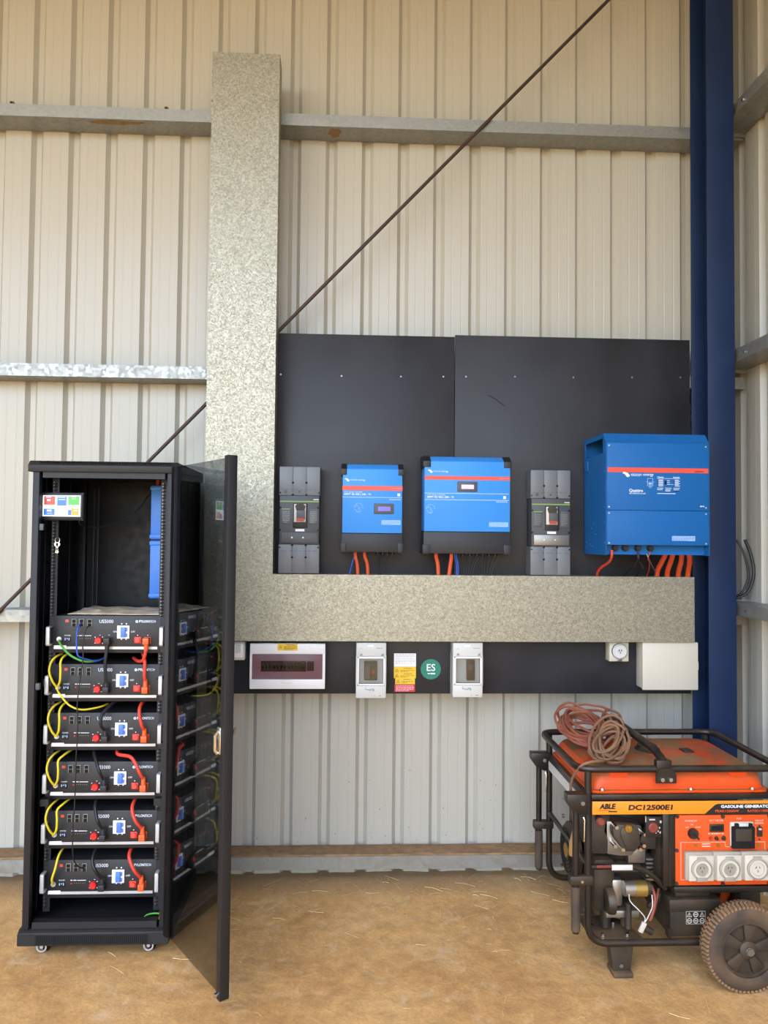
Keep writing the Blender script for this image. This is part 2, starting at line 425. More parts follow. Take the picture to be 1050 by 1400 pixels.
def c_section(depth, h, t=.002, lip=.016, up=True):           # (distance from wall, height) outline, web horizontal
    o = [(0, h), (0, 0), (depth, 0), (depth, h), (depth-lip, h), (depth-lip, h-t), (depth-t, h-t), (depth-t, t), (t, t), (t, h-t), (lip, h-t), (lip, h)]
    return o if up else [(a, h-b) for a, b in o][::-1]
def girt(name, z0, z1, label, up=True, x0=-6.95, x1=WALLX-.012):
    r = thing(name, (0, -.075, z0), label, 'wall girt', 'girts along the back wall', 'structure')
    prof = [(-a-.001, z0+b) for a, b in c_section(.149, z1-z0, up=up)]
    G().prism(prof, 'x', x0, x1).build('channel', 'galv_dull', r)
    return r
g1 = girt('wall_girt', 3.917, 3.98, 'galvanised girt running along the top of the back wall')
girt('wall_girt', 2.577, 2.641, 'galvanised girt meeting the duct just above the rack')
girt('wall_girt', 1.333, 1.393, 'galvanised girt showing left of the rack at mid height')
g4 = girt('wall_girt', .093, .157, 'dirt-covered galvanised girt just above the floor', up=False)
dr = []
for i in range(160):
    x = -2.6 + i*.0275
    dr.append([(x, yy, .1575 + (.004 + .007*abs(noise.noise((x*4, yy*30, 0))) if -.142 < yy < -.004 else .0)) for yy in (-.147, -.141, -.11, -.08, -.05, -.02, -.0035, -.002)])
gd = G().grid(dr); gd.sm = True; gd.build('dirt_layer', 'soil', g4, label='brown dust lying on the girt')
for cx, hw, y0, y1 in ((-.09, .045, -.148, -.03), (-1.22, .19, -.145, -.09)):   # rust blooms on the underside
    n = 22; pts = []
    for i in range(n):
        t = 2*PI*i/n; q = .75 + .5*noise.noise((3*math.cos(t), 3*math.sin(t), cx*9))
        pts.append((cx + hw*q*math.cos(t), max(-.1505, (y0+y1)/2 + (y1-y0)/2*q*math.sin(t))))
    G().prism(pts, 'z', 3.9160, 3.9168).build('rust_stain', 'rust', g1)
def side_girt(z0, z1, label, up=True):
    r = thing('side_girt', (WALLX-.075, -4, z0), label, 'wall girt', 'girts along the side wall', 'structure')
    prof = [(WALLX-.001-a, z0+b) for a, b in c_section(.149, z1-z0, up=up)]
    G().prism(prof, 'y', -8.4, -.16).build('channel', 'galv_dull', r)
    G().box(WALLX-.15, WALLX-.002, -.16, -.154, z0-.02, z1+.005).build('end_cleat', 'galv_dull', r)
    G().cyl((WALLX-.11, -.162, z0+.03), (WALLX-.11, -.175, z0+.03), .009, 6).build('bolt', 'chrome', r)
    G().cyl((WALLX-.151, -.42, z0+.03), (WALLX-.157, -.42, z0+.03), .008, 6).build('bolt', 'chrome', r)
side_girt(3.95, 4.013, 'galvanised girt high on the side wall, nearest the roof')
side_girt(2.68, 2.745, 'galvanised girt on the side wall level with the black boards')
side_girt(1.40, 1.46, 'galvanised girt low on the side wall behind the looped black cable', up=False)

# blue I-section column
CX0, CX1, CYF, CYB = 1.802, 1.943, -.345, -.155
col = thing('steel_column', ((CX0+CX1)/2, (CYF+CYB)/2, 0), 'navy blue steel column in the corner of the shed', 'column', kind='structure')
G().box(CX0, CX1, CYF, CYF+.008, 0, ROOF_Z, .0015).build('front_flange', 'navy', col)
G().box(CX0, CX1, CYB-.008, CYB, 0, ROOF_Z, .0015).build('rear_flange', 'navy', col)
G().box((CX0+CX1)/2-.004, (CX0+CX1)/2+.004, CYF+.008, CYB-.008, 0, ROOF_Z).build('web', 'navy', col)
G().box(CX0-.03, CX1+.03, CYF-.04, CYB+.02, -.01, .014).build('base_plate', 'navy', col)

# diagonal bracing rod behind duct and rack
A, B = Vector((1.358,-0.165,4.647)), Vector((-1.729,-0.165,1.390)); dd = (A-B).normalized()
tag(G().tube([B - dd*.9, A + dd*.55], .009, 10).build('brace_rod', 'rod', off=tuple(B)), 'thin dark brown steel rod crossing the wall diagonally', 'brace rod', kind='structure')

# little rusty clips on the top girt
for i, (px, nm) in enumerate((((-1.754,-0.100,4.010), 'left one of two'), ((-0.966,-0.100,4.004), 'right one of two'))):
    x, y, z = px
    tag(G().box(x-.009, x+.009, -.13, -.09, 3.981, 3.984).box(x-.009, x-.006, -.13, -.09, 3.984, 4.004).box(x-.009, x+.009, -.13, -.09, 4.001, 4.004).box(x+.006, x+.009, -.13, -.09, 3.99, 4.001).build('cable_clip', 'rust', off=(x, -.11, 3.981)), 'small rusty cable clip on the top girt, ' + nm, 'clip', 'rusty clips')

# litter on the floor: nobody could count it
gs = G(); rs = random.Random(3)
def straw_at(x, y, l, z=None):
    a = rs.uniform(0, PI); z = floor_z(x, y) + .003 if z is None else z
    dx, dy = math.cos(a)*l/2, math.sin(a)*l/2; r = rs.uniform(.0006, .0013); bnd = rs.uniform(-.2, .2)*l
    gs.tube([(x-dx, y-dy, z+rs.uniform(0, .004)), (x-dy*bnd*4, y+dx*bnd*4, z+rs.uniform(.001, .008)), (x+dx, y+dy, z+rs.uniform(0, .006))], r, 3)
for i in range(230):
    x = rs.uniform(-2.2, 1.9); y = -abs(rs.gauss(0, .9)) - .03 if rs.random() < .55 else rs.uniform(-3., -.05)
    if y < -3.4: continue
    straw_at(x, y, abs(rs.gauss(.035, .03)) + .012)
for i in range(40): straw_at(rs.uniform(-.6, 1.2), rs.uniform(-.4, -.03), rs.uniform(.02, .12))
so = gs.build('straw_litter', 'straw'); tag(so, 'bits of dry straw scattered over the dirt floor', 'straw', kind='stuff')
gp = G()
for i in range(520):
    x = rs.uniform(-2, 1.8); y = -abs(rs.gauss(0, .3)) - .01
    r = min(.006, abs(rs.gauss(.0022, .0016)) + .0008); z = floor_z(x, y)
    v = [gp.bm.verts.new((x+dx*r*rs.uniform(.6, 1.2), y+dy*r*rs.uniform(.6, 1.2), z+dz*r*rs.uniform(.5, .9))) for dx, dy, dz in ((1, 0, 0), (0, 1, 0), (-1, 0, 0), (0, -1, 0), (0, 0, 1), (0, 0, -1))]
    for a in range(4):
        gp.bm.faces.new((v[a], v[(a+1) % 4], v[4])); gp.bm.faces.new((v[(a+1) % 4], v[a], v[5]))
tag(gp.build('soil_crumbs', 'soil'), 'loose crumbs of soil along the foot of the wall', 'soil', kind='stuff')
gl = G()
for i in range(45):                                           # mud splashes and cobweb dirt on the wall ribs
    kx = rs.randint(6, 14); x = RIB + PITCH_X*kx + rs.choice((.045, .06, .1, .13)); z = .17 + abs(rs.gauss(0, .16))
    yy = -.0006
    r = rs.uniform(.0015, .004); gl.box(x-r*.6, x+r*.6, yy-.001, yy, z, z+r*rs.uniform(1, 2.5))
tag(gl.build('mud_specks', 'soil'), 'specks of dried mud on the lower wall sheets', 'mud', kind='stuff')

# ================================================================ BOARDS AND DUCT
def board(name, x0, x1, z0, z1, label, screws):
    r = thing(name, ((x0+x1)/2, -.16, z0), label, 'board', 'black boards on the back wall')
    G().box(x0, x1, -.17, -.152, z0, z1, .0012).build('sheet', 'formply', r)
    for x, z in screws: G().cyl((x, -.170, z), (x, -.1725, z), .0045, 10).build('screw', 'steel', r)
    return r
bl = board('mounting_board', -.368, .545, 1.424, 2.818, 'upper black plywood board on the left, behind the smaller blue charge controller', [(-0.350,-0.170,2.604)[::2], (-0.039,-0.170,2.602)[::2], (0.267,-0.170,2.605)[::2], (0.487,-0.170,2.609)[::2]])
br = board('mounting_board', .548, 1.789, 1.424, 2.828, 'upper black plywood board on the right, reaching to the blue column', [(0.605,-0.170,2.611)[::2], (0.861,-0.170,2.616)[::2], (1.169,-0.170,2.618)[::2], (1.480,-0.170,2.624)[::2], (1.738,-0.170,2.629)[::2]])
board('mounting_board', -.70, 1.789, .98, 1.42, 'long low black plywood board under the metal duct', [])
sc = G().tube([(0.720,-0.171,2.518), (0.762,-0.171,2.496), (0.808,-0.171,2.462)], .0016, 4); sc.build('scratch', 'void', br)

duct = thing('cable_duct', (-.53, -.18, 1.26), 'L-shaped spangled galvanised cable duct on the wall', 'cable duct')
def cover(x0, x1, z0, z1, yb, ends):
    g = G(); t = .0012; yf = -.29
    g.box(x0, x1, yf, yf+t, z0, z1); g.box(x0, x0+t, yf+t, yb, z0, z1) if 'l' in ends else 0
    if 'r' in ends: g.box(x1-t, x1, yf+t, yb, z0, z1)
    if 't' in ends: g.box(x0, x1, yf+t, yb, z1-t, z1)
    if 'b' in ends: g.box(x0, x1, yf+t, yb, z0, z0+t)
    return g
cv = cover(-.703, -.366, 1.2605, 4.203, -.1755, 'lt').box(-.3672, -.366, -.289, -.1755, 1.588, 4.203).build('vertical_cover', 'galv', duct)
cover(-.3655, 1.754, 1.2605, 1.5885, -.172, 'rtb').build('horizontal_cover', 'galv', duct)
for p in ((-0.701,-0.291,3.954), (-0.382,-0.291,3.966), (-0.688,-0.291,2.794), (-0.378,-0.291,2.794), (0.589,-0.291,1.581), (1.447,-0.291,1.268), (-0.264,-0.291,1.575), (0.605,-0.291,1.269)):
    G().cyl((p[0], -.290, p[2]), (p[0], -.294, p[2]), .0055, 8).build('screw', 'steel', duct)

# ================================================================ CIRCUIT BREAKERS
def breaker(x0, x1, label, shiny):
    zt, zb, yb = 2.122, 1.592, -.1705
    W, H = x1-x0, zt-zb; yf = -.272
    r = thing('circuit_breaker', ((x0+x1)/2, yb, zb), label, 'circuit breaker', 'moulded case circuit breakers on the boards')
    X = lambda u: x0+W*u
    Z = lambda v: zt-H*v
    # three-pole terminal covers
    for a, b, nm in ((0, .27, 'upper_terminal_cover'), (.73, 1, 'lower_terminal_cover')):
        g = G()
        for i in range(3): g.box(X(i/3)+.0012, X((i+1)/3)-.0012, yb, yf, Z(a), Z(b), .002)
        g.box(X(.004), X(.996), yb, yf+.004, Z(a)-.001, Z(b)+.001)
        c = g.build(nm, 'bkr_cover', r)
        h = G(); lo = a < .1
        vs = (.15, .265) if lo else (.735, .85)
        for u in (.335, .665):
            for v in vs: h.cyl((X(u), yf+.002, Z(v)), (X(u), yf-.001, Z(v)), .0055, 10)
        for u in (.03, .97): h.cyl((X(u), yf+.002, Z(.245 if lo else .757)), (X(u), yf-.001, Z(.245 if lo else .757)), .004, 8)
        h.build('screw_hole', 'void', c)
        e = G(); vz = .215 if lo else .79
        for u in (.06, .15, .28, .39, .5, .62, .72, .85): e.box(X(u), X(u+.07), yf-.001, yf, Z(vz)-.0012, Z(vz)+.0012)
        if lo: e.cyl((X(.16), yf, Z(.235)), (X(.16), yf-.0015, Z(.235)), .008, 14).cyl((X(.5), yf, Z(.235)), (X(.5), yf-.0015, Z(.235)), .006, 14)
        e.build('moulded_ridges', 'greyplastic', c)
    body = G().box(X(.02), X(.985), yb, yf-.004, Z(.728), Z(.272), .003).build('body', 'bkr_body', r)
    G().box(X(.025), X(.98), yf-.0048, yf-.0035, Z(.332), Z(.322)).build('green_line', 'bkr_green', body)
    G().box(X(.84), X(.97), yf-.0048, yf-.0035, Z(.312), Z(.305)).build('maker_mark', 'printwhite', body)
    # toggle window
    fr = G().box(X(.35), X(.70), yf-.012, yf-.004, Z(.575), Z(.345), .003).build('toggle_frame', 'blackplastic', r)
    G().box(X(.375), X(.66), yf-.0135, yf-.012, Z(.52), Z(.352), .001).build('escutcheon', 'offwhite', fr)
    G().prism([(X(.40), Z(.37)), (X(.46), Z(.345)), (X(.6), Z(.352)), (X(.655), Z(.37)), (X(.63), Z(.41)), (X(.43), Z(.41))], 'y', yf-.018, yf-.0135).build('collar', 'rimblack', fr)
    G().box(X(.44), X(.64), yf-.028, yf-.0135, Z(.495), Z(.41), .002).build('toggle', 'greyplastic', fr)
    G().box(X(.44), X(.62), yf-.0285, yf-.0275, Z(.513), Z(.485)).build('red_flag', 'redwire', fr)
    G().box(X(.41), X(.63), yf-.0055, yf-.004, Z(.607), Z(.585)).build('rating_label', 'paperwhite', body)
    for u0, u1 in ((.075, .29), (.74, .945)):
        q = G().box(X(u0), X(u1), yf-.0055, yf-.004, Z(.545), Z(.395), .001).build('data_plate', 'greyplastic', body)
        print_lines(G(), X(u0+.02), X(u1-.02), yf-.0058, Z(.425), .002, 7, .0085, 3).build('small_print', 'steel', q)
    G().box(X(.075), X(.29), yf-.0058, yf-.005, Z(.402), Z(.395)).build('green_edge', 'bkr_green', body)
    cvr = G().box(X(.075), X(.95), yf-.010, yf-.004, Z(.715), Z(.618), .0015).build('trip_cover', 'greyplastic' if not shiny else 'steel', r)
    G().cyl((X(.33), yf-.010, Z(.665)), (X(.33), yf-.012, Z(.665)), .004, 10).cyl((X(.6), yf-.010, Z(.665)), (X(.6), yf-.012, Z(.665)), .004, 10).build('dial', 'silver', cvr)
    dots = G()
    for u, v in ((.04, .385), (.955, .385), (.04, .595), (.955, .595)): dots.cyl((X(u), yf-.003, Z(v)), (X(u), yf-.0055, Z(v)), .0045, 8)
    dots.build('case_screw', 'void', body)
breaker(-.341, -.138, 'grey three-pole circuit breaker beside the upright duct', False)
breaker(.921, 1.125, 'grey three-pole circuit breaker between the wide blue charge controller and the inverter', True)

# ================================================================ BLUE CHARGE CONTROLLERS
def logo(parent, x, y, z, s, word=True):
    g = G().tube(spline([Vector((x-s*1.2, y, z+s*.5)), Vector((x-s*.6, y, z+s*.75)), Vector((x, y, z)), Vector((x+s*.6, y, z-s*.6)), Vector((x+s*1.3, y, z-s*.1))], 4), s*.34, 6)
    g.tube(spline([Vector((x-s*.4, y, z+s*.6)), Vector((x+s*.4, y, z+s*.45)), Vector((x+s*.9, y, z-s*.2))], 4), s*.3, 6)
    g.xf(Matrix.Translation((0, y, 0)) @ Matrix.Diagonal((1, .06, 1, 1)) @ Matrix.Translation((0, -y, 0)))
    g.build('emblem', 'printwhite', parent)
    text('lettering', 'victron energy', s*1.5, (x+s*1.8, y, z+s*.15), 'printwhite', parent)
def controller(x0, x1, zb, zt, yf, label, model, P):
    W = x1-x0; yb = -.1705; X = lambda u: x0+W*u
    r = thing('charge_controller', ((x0+x1)/2, yb, zb), label, 'charge controller', 'blue solar charge controllers')
    hb = P['hb']; ch = .028
    body = G().prism([(yb, zb+hb), (yf, zb+hb), (yf, zt), (yf+.05, zt+ch), (yb, zt+ch)], 'x', x0+.006, x1-.006, .002).build('blue_cover', 'mppt_blue', r)
    bot = G().box(x0+.003, x1-.003, yb, yf+.001, zb, zb+hb-.002, .003).build('lower_cover', 'blackplastic', r)
    G().box(x0+.004, x1-.004, yb, yf+.006, zb+hb-.003, zb+hb+.002).build('shadow_gap', 'void', r)
    for u0, u1, a in ((0, .082, 0), (.918, 1, 1)):
        G().prism([(yb, zt-.03), (yf-.003, zt-.03), (yf-.003, zt+.001), (yf+.0485, zt+ch+.003), (yb, zt+ch+.003)], 'x', X(u0)-.001, X(u1)+.001, .002).build('corner_cap', 'blackplastic', r)
        G().box(X(u0)-.001, X(u1)+.001, yb, yf-.003, zb-.002, zb+.045, .002).build('corner_cap', 'blackplastic', r)
    y = yf-.0006
    Z = lambda d: zt-d
    G().box(X(.015), X(.985), y, y+.001, Z(P['st'][1]), Z(P['st'][0])).build('red_stripe', 'stripe', body)
    text('lettering', 'SOLAR CHARGE CONTROLLER', .0035, (X(.97), y-.0004, Z((P['st'][0]+P['st'][1])/2)), 'printpale', body, ax='RIGHT')
    logo(body, X(.05)+.012, y-.0002, Z(P['logo']), .0085)
    for d in P['lines']: G().box(X(.02), X(.975), y, y+.001, Z(d)-.0008, Z(d)+.0008).build('white_line', 'printwhite', body)
    text('lettering', 'solar charge controller', .0085, (X(.045), y-.0002, Z(P['ttl'])), 'printwhite', body, sx=1.15)
    text('lettering', model, .0125, (X(.045), y-.0002, Z(P['ttl']+.0115)), 'printwhite', body, bold=.0003, sx=1.1)
    a = P['code']; G().box(X(.925)-.007, X(.925)+.007, y, y+.001, Z(a)-.007, Z(a)+.007).build('code_patch', 'printwhite', body)
    pg = G()
    for i in range(6): pg.box(X(.955)-.054+.0095*i, X(.955)-.0475+.0095*i, y, y+.001, Z(P['ic'])-.003, Z(P['ic'])+.003)
    pg.build('approval_marks', 'printpale', body)
    u0, u1, d0, d1 = P['disp']
    d = G().box(X(u0), X(u1), yf-.004, yf+.002, Z(d1), Z(d0), .003).build('display', 'greyplastic', r)
    a, b = X(u0+(u1-u0)*.2), X(u0+(u1-u0)*.82)
    G().box(a, b, yf-.0052, yf-.0035, Z(d0+(d1-d0)*.72), Z(d0+(d1-d0)*.3)).build('screen', P['lcd'], d)
    u, dd_ = P['sym']; w = G()
    x, z = X(u), Z(dd_)
    for k in range(11):
        t = 2*PI*k/12; w.box(x+.02*math.cos(t)-.003, x+.02*math.cos(t)+.003, y, y+.001, z+.02*math.sin(t)-.0012, z+.02*math.sin(t)+.0012)
    w.box(x-.021, x-.006, y, y+.001, z+.004, z+.0052); w.box(x-.018, x-.004, y, y+.001, z+.010, z+.0112); w.box(x-.001, x+.0002, y, y+.001, z-.012, z+.008); w.box(x+.004, x+.0052, y, y+.001, z-.014, z+.002); w.box(x-.012, x+.008, y, y+.001, z-.024, z-.0225)
    w.build('connection_symbol', 'printpale', body)
    u0, u1, d0, d1 = P['lab']
    lb = G().box(X(u0), X(u1), y, y+.0008, Z(d1), Z(d0)).build('data_label', 'printpale', body)
    print_lines(G(), X(u0)+.003, X(u1)-.003, y-.0003, Z(d0)-.003, .0013, 5, (d1-d0)/5.5, 9).build('small_print', 'mppt_blue', lb)
    gg = G()
    for u in P['glands']: gg.cyl((X(u), yf+.045, zb+.002), (X(u), yf+.045, zb-.012), .011, 10)
    gg.build('cable_gland', 'rackdark', bot)
    return r
controller(-.032, .276, 1.70, 2.112, -.30, 'smaller blue solar charge controller with its display at lower right', 'MPPT RS 450 | 100 - Tr',
    dict(hb=.095, st=(.083, .106), logo=.055, lines=(.140,), ttl=.114, code=.126, ic=.150, disp=(.525, .848, .170, .222), lcd='lcd', sym=(.28, .19), lab=(.65, .955, .252, .275), glands=(.60, .68, .76, .84)))
controller(.373, .813, 1.697, 2.155, -.316, 'wider blue solar charge controller with its display near the top', 'MPPT RS 450 | 200 - Tr',
    dict(hb=.11, st=(.073, .092), logo=.051, lines=(.159, .191), ttl=.167, code=.177, ic=.199, disp=(.385, .614, .100, .151), lcd='lcdlight', sym=(.085, .235), lab=(.75, .965, .300, .323), glands=(.47, .55, .63, .70, .77, .84)))

# ================================================================ BIG BLUE INVERTER
IX0, IX1, IYF, IYB, IZ0, IZ1 = 1.225, 1.727, -.514, -.1705, 1.70, 2.285
iv = thing('inverter', ((IX0+IX1)/2, IYB, IZ0), 'large deep blue inverter mounted next to the blue column', 'inverter')
G().prism([(IYF, 2.236), (IYF+.004, 2.240), (IYF+.043, IZ1), (IYB, IZ1), (IYB, IZ1-.003), (IYF+.042, IZ1-.003), (IYF+.002, 2.236)], 'x', IX0, IX1).build('top_cover', 'inv_blue', iv)
fc = G().box(IX0+.004, IX1-.004, IYF, IYF+.006, 1.9145, 2.236, .0015).build('front_cover', 'inv_blue', iv)
lc = G().box(IX0+.004, IX1-.004, IYF, IYF+.006, 1.749, 1.9130, .0015).build('lower_cover', 'inv_blue', iv)
for sx, nm in ((IX0, 0), (IX1-.003, 1)):
    g = G()
    g.box(sx, sx+.003, IYF+.001, IYB, IZ0, 2.19); g.box(sx, sx+.003, IYF+.045, IYB, 2.262, IZ1-.003)
    g.prism([(IYF+.001, 2.19), (IYF+.001, 2.236), (IYF+.043, IZ1-.003), (IYF+.047, IZ1-.003), (IYF+.047, 2.19)], 'x', sx, sx+.003)
    g.box(sx, sx+.003, IYB-.03, IYB, 2.19, 2.262)
    sp = g.build('side_panel', 'inv_blue', iv)
    sg = G(); xx = sx-.0008 if nm == 0 else sx+.0038
    for yy, zz in ((IYF+.02, 2.2), (IYF+.02, 2.1), (IYF+.02, 2.02), (IYF+.02, 1.93), (IYF+.02, 1.86), (IYF+.02, 1.76), (-.33, 1.85), (-.3, 1.83), (-.36, 1.80), (-.32, 1.74), (-.28, 1.75), (-.22, 1.76)):
        sg.cyl((sx+.0015, yy, zz), (xx, yy, zz), .0022, 6)
    sg.build('rivet', 'silver', sp)
G().box(IX0, IX1, IYB-.004, IYB, IZ0, IZ1-.003).build('back_plate', 'inv_blue', iv)
G().box(IX0+.02, IX1-.02, IYF+.03, IYB-.006, 1.76, 2.185).build('core', 'navy', iv)
bp = G().box(IX0+.004, IX1-.004, IYF+.05, IYF+.054, 1.703, 1.80).build('connection_plate', 'inv_blue', iv)
G().box(IX0-.006, IX0, -.25, -.19, 2.12, 2.17, .002).build('mounting_lug', 'inv_blue', iv)
for z in (2.222, 1.93): 
    for x in (IX0+.014, IX1-.018): G().cyl((x, IYF, z), (x, IYF-.002, z), .004, 8).build('screw', 'silver', fc)
for z in (1.90, 1.758):
    for x in (IX0+.014, IX1-.018): G().cyl((x, IYF, z), (x, IYF-.002, z), .004, 8).build('screw', 'silver', lc)
y = IYF-.0006
def IQ(px, py): return (IX0+.004+(px-215)/(985-215)*(IX1-IX0-.008), 2.236-(py-145)/(915-145)*(2.236-1.749))
def ibox(g, a, b, c, d): 
    p, q = IQ(a, b), IQ(c, d); g.box(p[0], q[0], y, y+.001, q[1], p[1]); return g
ibox(G(), 222, 332, 983, 368).build('red_stripe', 'stripe', fc)
lx, lz = IQ(360, 386); logo(fc, lx, y-.0002, lz, .0125)
ibox(G(), 400, 393, 465, 396).build('tagline', 'printpale', fc)
lx, lz = IQ(382, 505); text('lettering', 'Quattro', .020, (lx, y-.0002, lz), 'printwhite', fc, bold=.0004)
lx, lz = IQ(382, 527); text('lettering', '48/15000/200-2x100', .0095, (lx, y-.0002, lz), 'printwhite', fc)
g = G(); ibox(g, 522, 410, 562, 413); ibox(g, 508, 438, 575, 440); ibox(g, 520, 413, 523, 470); ibox(g, 560, 413, 563, 470); ibox(g, 530, 445, 554, 458); ibox(g, 530, 466, 554, 472); ibox(g, 532, 480, 552, 483); g.build('wiring_symbol', 'printpale', fc)
lx, lz = IQ(594, 402); text('lettering', 'Charger', .0095, (lx, y-.0002, lz), 'printwhite', fc, bold=.0002)
lx, lz = IQ(716, 402); text('lettering', 'Inverter', .0095, (lx, y-.0002, lz), 'printwhite', fc, bold=.0002)
g = G(); ibox(g, 594, 410, 770, 412)
for i in range(6): ibox(g, 604, 420+i*9, 640, 424+i*9); ibox(g, 728, 420+i*9, 766 if i % 2 else 756, 424+i*9)
for i in range(3): ibox(g, 668, 425+i*14, 690, 428+i*14); ibox(g, 594+62*i, 482, 640+62*i, 486); ibox(g, 594+62*i, 494, 634+62*i, 498); ibox(g, 656+62*min(i, 1), 503, 694+62*min(i, 1), 507)
ibox(g, 594, 523, 732, 527); ibox(g, 668, 455, 720, 457); g.build('small_print', 'printwhite', fc)
g = G()
for i in range(4): ibox(g, 598, 428+i*11, 603, 434+i*11); ibox(g, 717, 428+i*11, 723, 434+i*11)
g.build('status_light', 'ink_dark', fc)
p, q = IQ(650, 430), IQ(664, 456); G().box(p[0], q[0], IYF-.005, IYF, q[1], p[1], .001).build('rocker_switch', 'void', fc)
lx, lz = IQ(950, 619); text('lettering', '48/15', .009, (lx, y-.0002, lz), 'printwhite', fc, ax='RIGHT', bold=.0003)
ibox(G(), 880, 354, 946, 359).build('stripe_print', 'printpale', fc)
lb = ibox(G(), 705, 844, 880, 880).build('warning_label', 'printpale', lc)
a, b = IQ(709, 850), IQ(876, 850); print_lines(G(), a[0], b[0], y-.0004, a[1], .0014, 5, .0042, 4).build('small_print', 'inv_blue', lb)
for px in (840, 854, 872, 890):
    x = (1.284,-0.460,1.731)[0] + (px-840)*.00343
    G().cyl((x, -.458, 1.735), (x, -.475, 1.735), .017, 8).cyl((x, -.475, 1.735), (x, -.485, 1.735), .013, 12).build('cable_gland', 'rackdark', bp)

# ================================================================ CABLES DOWN INTO THE DUCT
DT = 1.57
def drop(pxs, Y, r, m, label, name='power_cable', cat='cable', group=None):   # list of points, last one dives behind the duct front
    return cable(name, pxs, r, m, label, cat, group)
def down(name, x0, z0, y0, x1, r, m, label, cat='cable', group=None, bow=0.):
    z1 = DT; zm = (z0+z1)/2
    return cable(name, [(x0, y0, z0+.012), (x0+bow*.2, y0, z0-.02), ((x0+x1)/2+bow, y0+.006, zm), (x1, y0+.004, z1-.03)], r, m, label, cat, group)
Y1 = -.255
down('power_cable', (0.041,-0.255,1.692)[0], 1.70, Y1, (0.057,-0.255,1.586)[0], .0085, 'orangecable', 'thick orange cable under the smaller charge controller, nearest the blue wire', bow=.002)
down('power_cable', (0.087,-0.255,1.692)[0], 1.70, Y1, (0.108,-0.255,1.586)[0], .0085, 'orangecable', 'thick orange cable under the smaller charge controller, the one further from the blue wire', bow=.004)
down('control_wire', (0.034,-0.250,1.688)[0], 1.70, Y1, (0.001,-0.255,1.586)[0], .0028, 'bluecable', 'single thin blue wire under the smaller charge controller', 'wire', bow=.006)
for a, b in ((517, 516), (519, 517.5), (527, 517), (535, 518)):
    down('string_wire', (0.155,-0.260,1.693)[0]+(a-517)*.0036, 1.70, -.26, (0.156,-0.260,1.587)[0]+(b-517)*.0036, .0026, 'blackcable', 'thin black wire under the smaller charge controller', 'wire', 'thin black wires under the smaller charge controller', .002)
down('power_cable', (0.445,-0.260,1.691)[0], 1.70, -.262, (0.459,-0.260,1.589)[0], .0095, 'orangecable', 'thick orange cable under the wider charge controller, left of the pair', bow=.004)
down('power_cable', (0.522,-0.260,1.692)[0], 1.70, -.262, (0.506,-0.260,1.589)[0], .0095, 'orangecable', 'thick orange cable under the wider charge controller, right of the pair', bow=.004)
for a, b in ((621.5, 624), (624, 626)):
    down('control_wire', (0.537,-0.260,1.692)[0]+(a-621)*.0036, 1.70, -.262, (0.538,-0.260,1.590)[0]+(b-621)*.0036, .003, 'bluecable', 'thin blue wire beside the orange pair under the wider charge controller', 'wire', 'blue wires under the wider charge controller', .006)
for a, b in ((632, 636), (637, 637), (644, 639), (651, 640), (655, 643), (660, 660), (664, 662), (671, 665), (677, 667), (683, 669)):
    down('string_wire', (0.576,-0.270,1.693)[0]+(a-632)*.0036, 1.70, -.272, (0.577,-0.270,1.590)[0]+(b-632)*.0036, .0026, 'blackcable', 'thin black wire under the wider charge controller', 'wire', 'thin black wires under the wider charge controller', .002)
cable('power_cable', [(1.265,-0.478,1.724), (1.264,-0.478,1.689), (1.269,-0.420,1.663), (1.263,-0.330,1.635), (1.261,-0.280,1.607), (1.263,-0.262,1.580), (1.24, -.25, 1.54)], .0065, 'redcable', 'slim red cable from the left end of the inverter')
for pts, lab in (
    ([(1.556,-0.420,1.761), (1.555,-0.420,1.733), (1.556,-0.410,1.708), (1.562,-0.350,1.667), (1.565,-0.290,1.621), (1.572,-0.262,1.582)], 'leftmost'),
    ([(1.592,-0.420,1.762), (1.592,-0.420,1.733), (1.592,-0.410,1.704), (1.607,-0.350,1.667), (1.617,-0.290,1.621), (1.625,-0.262,1.583)], 'second from left'),
    ([(1.632,-0.420,1.762), (1.632,-0.420,1.734), (1.636,-0.410,1.705), (1.659,-0.350,1.667), (1.674,-0.290,1.621), (1.682,-0.262,1.583)], 'third from left'),
    ([(1.658,-0.420,1.762), (1.657,-0.420,1.734), (1.673,-0.410,1.705), (1.703,-0.350,1.668), (1.723,-0.290,1.622), (1.731,-0.262,1.584)], 'rightmost')):
    cable('power_cable', pts + [(pts[-1][0], -.25, 1.53)], .0125, 'orangecable', 'fat orange cable under the inverter, ' + lab + ' of four')
cable('control_wire', [(1.392,-0.478,1.718), (1.390,-0.478,1.680), (1.403,-0.400,1.645), (1.407,-0.340,1.629), (1.407,-0.270,1.600), (1.39, -.25, 1.55)], .0035, 'blackcable', 'black wire under the inverter curling left', 'wire')
cable('control_wire', [(1.395,-0.478,1.718), (1.399,-0.478,1.676), (1.447,-0.400,1.639), (1.471,-0.290,1.613), (1.45, -.25, 1.55)], .0035, 'blackcable', 'black wire under the inverter kinking right before the duct', 'wire')
cable('control_wire', [(1.452,-0.478,1.719), (1.442,-0.478,1.684), (1.468,-0.430,1.661), (1.520,-0.280,1.609), (1.50, -.25, 1.55)], .0028, 'redwire', 'thin dull red wire under the inverter', 'wire')
cable('control_wire', [(1.434,-0.478,1.708), (1.449,-0.478,1.677), (1.494,-0.400,1.646), (1.557,-0.280,1.605), (1.535, -.25, 1.55)], .0022, 'steel', 'thin grey wire under the inverter', 'wire')

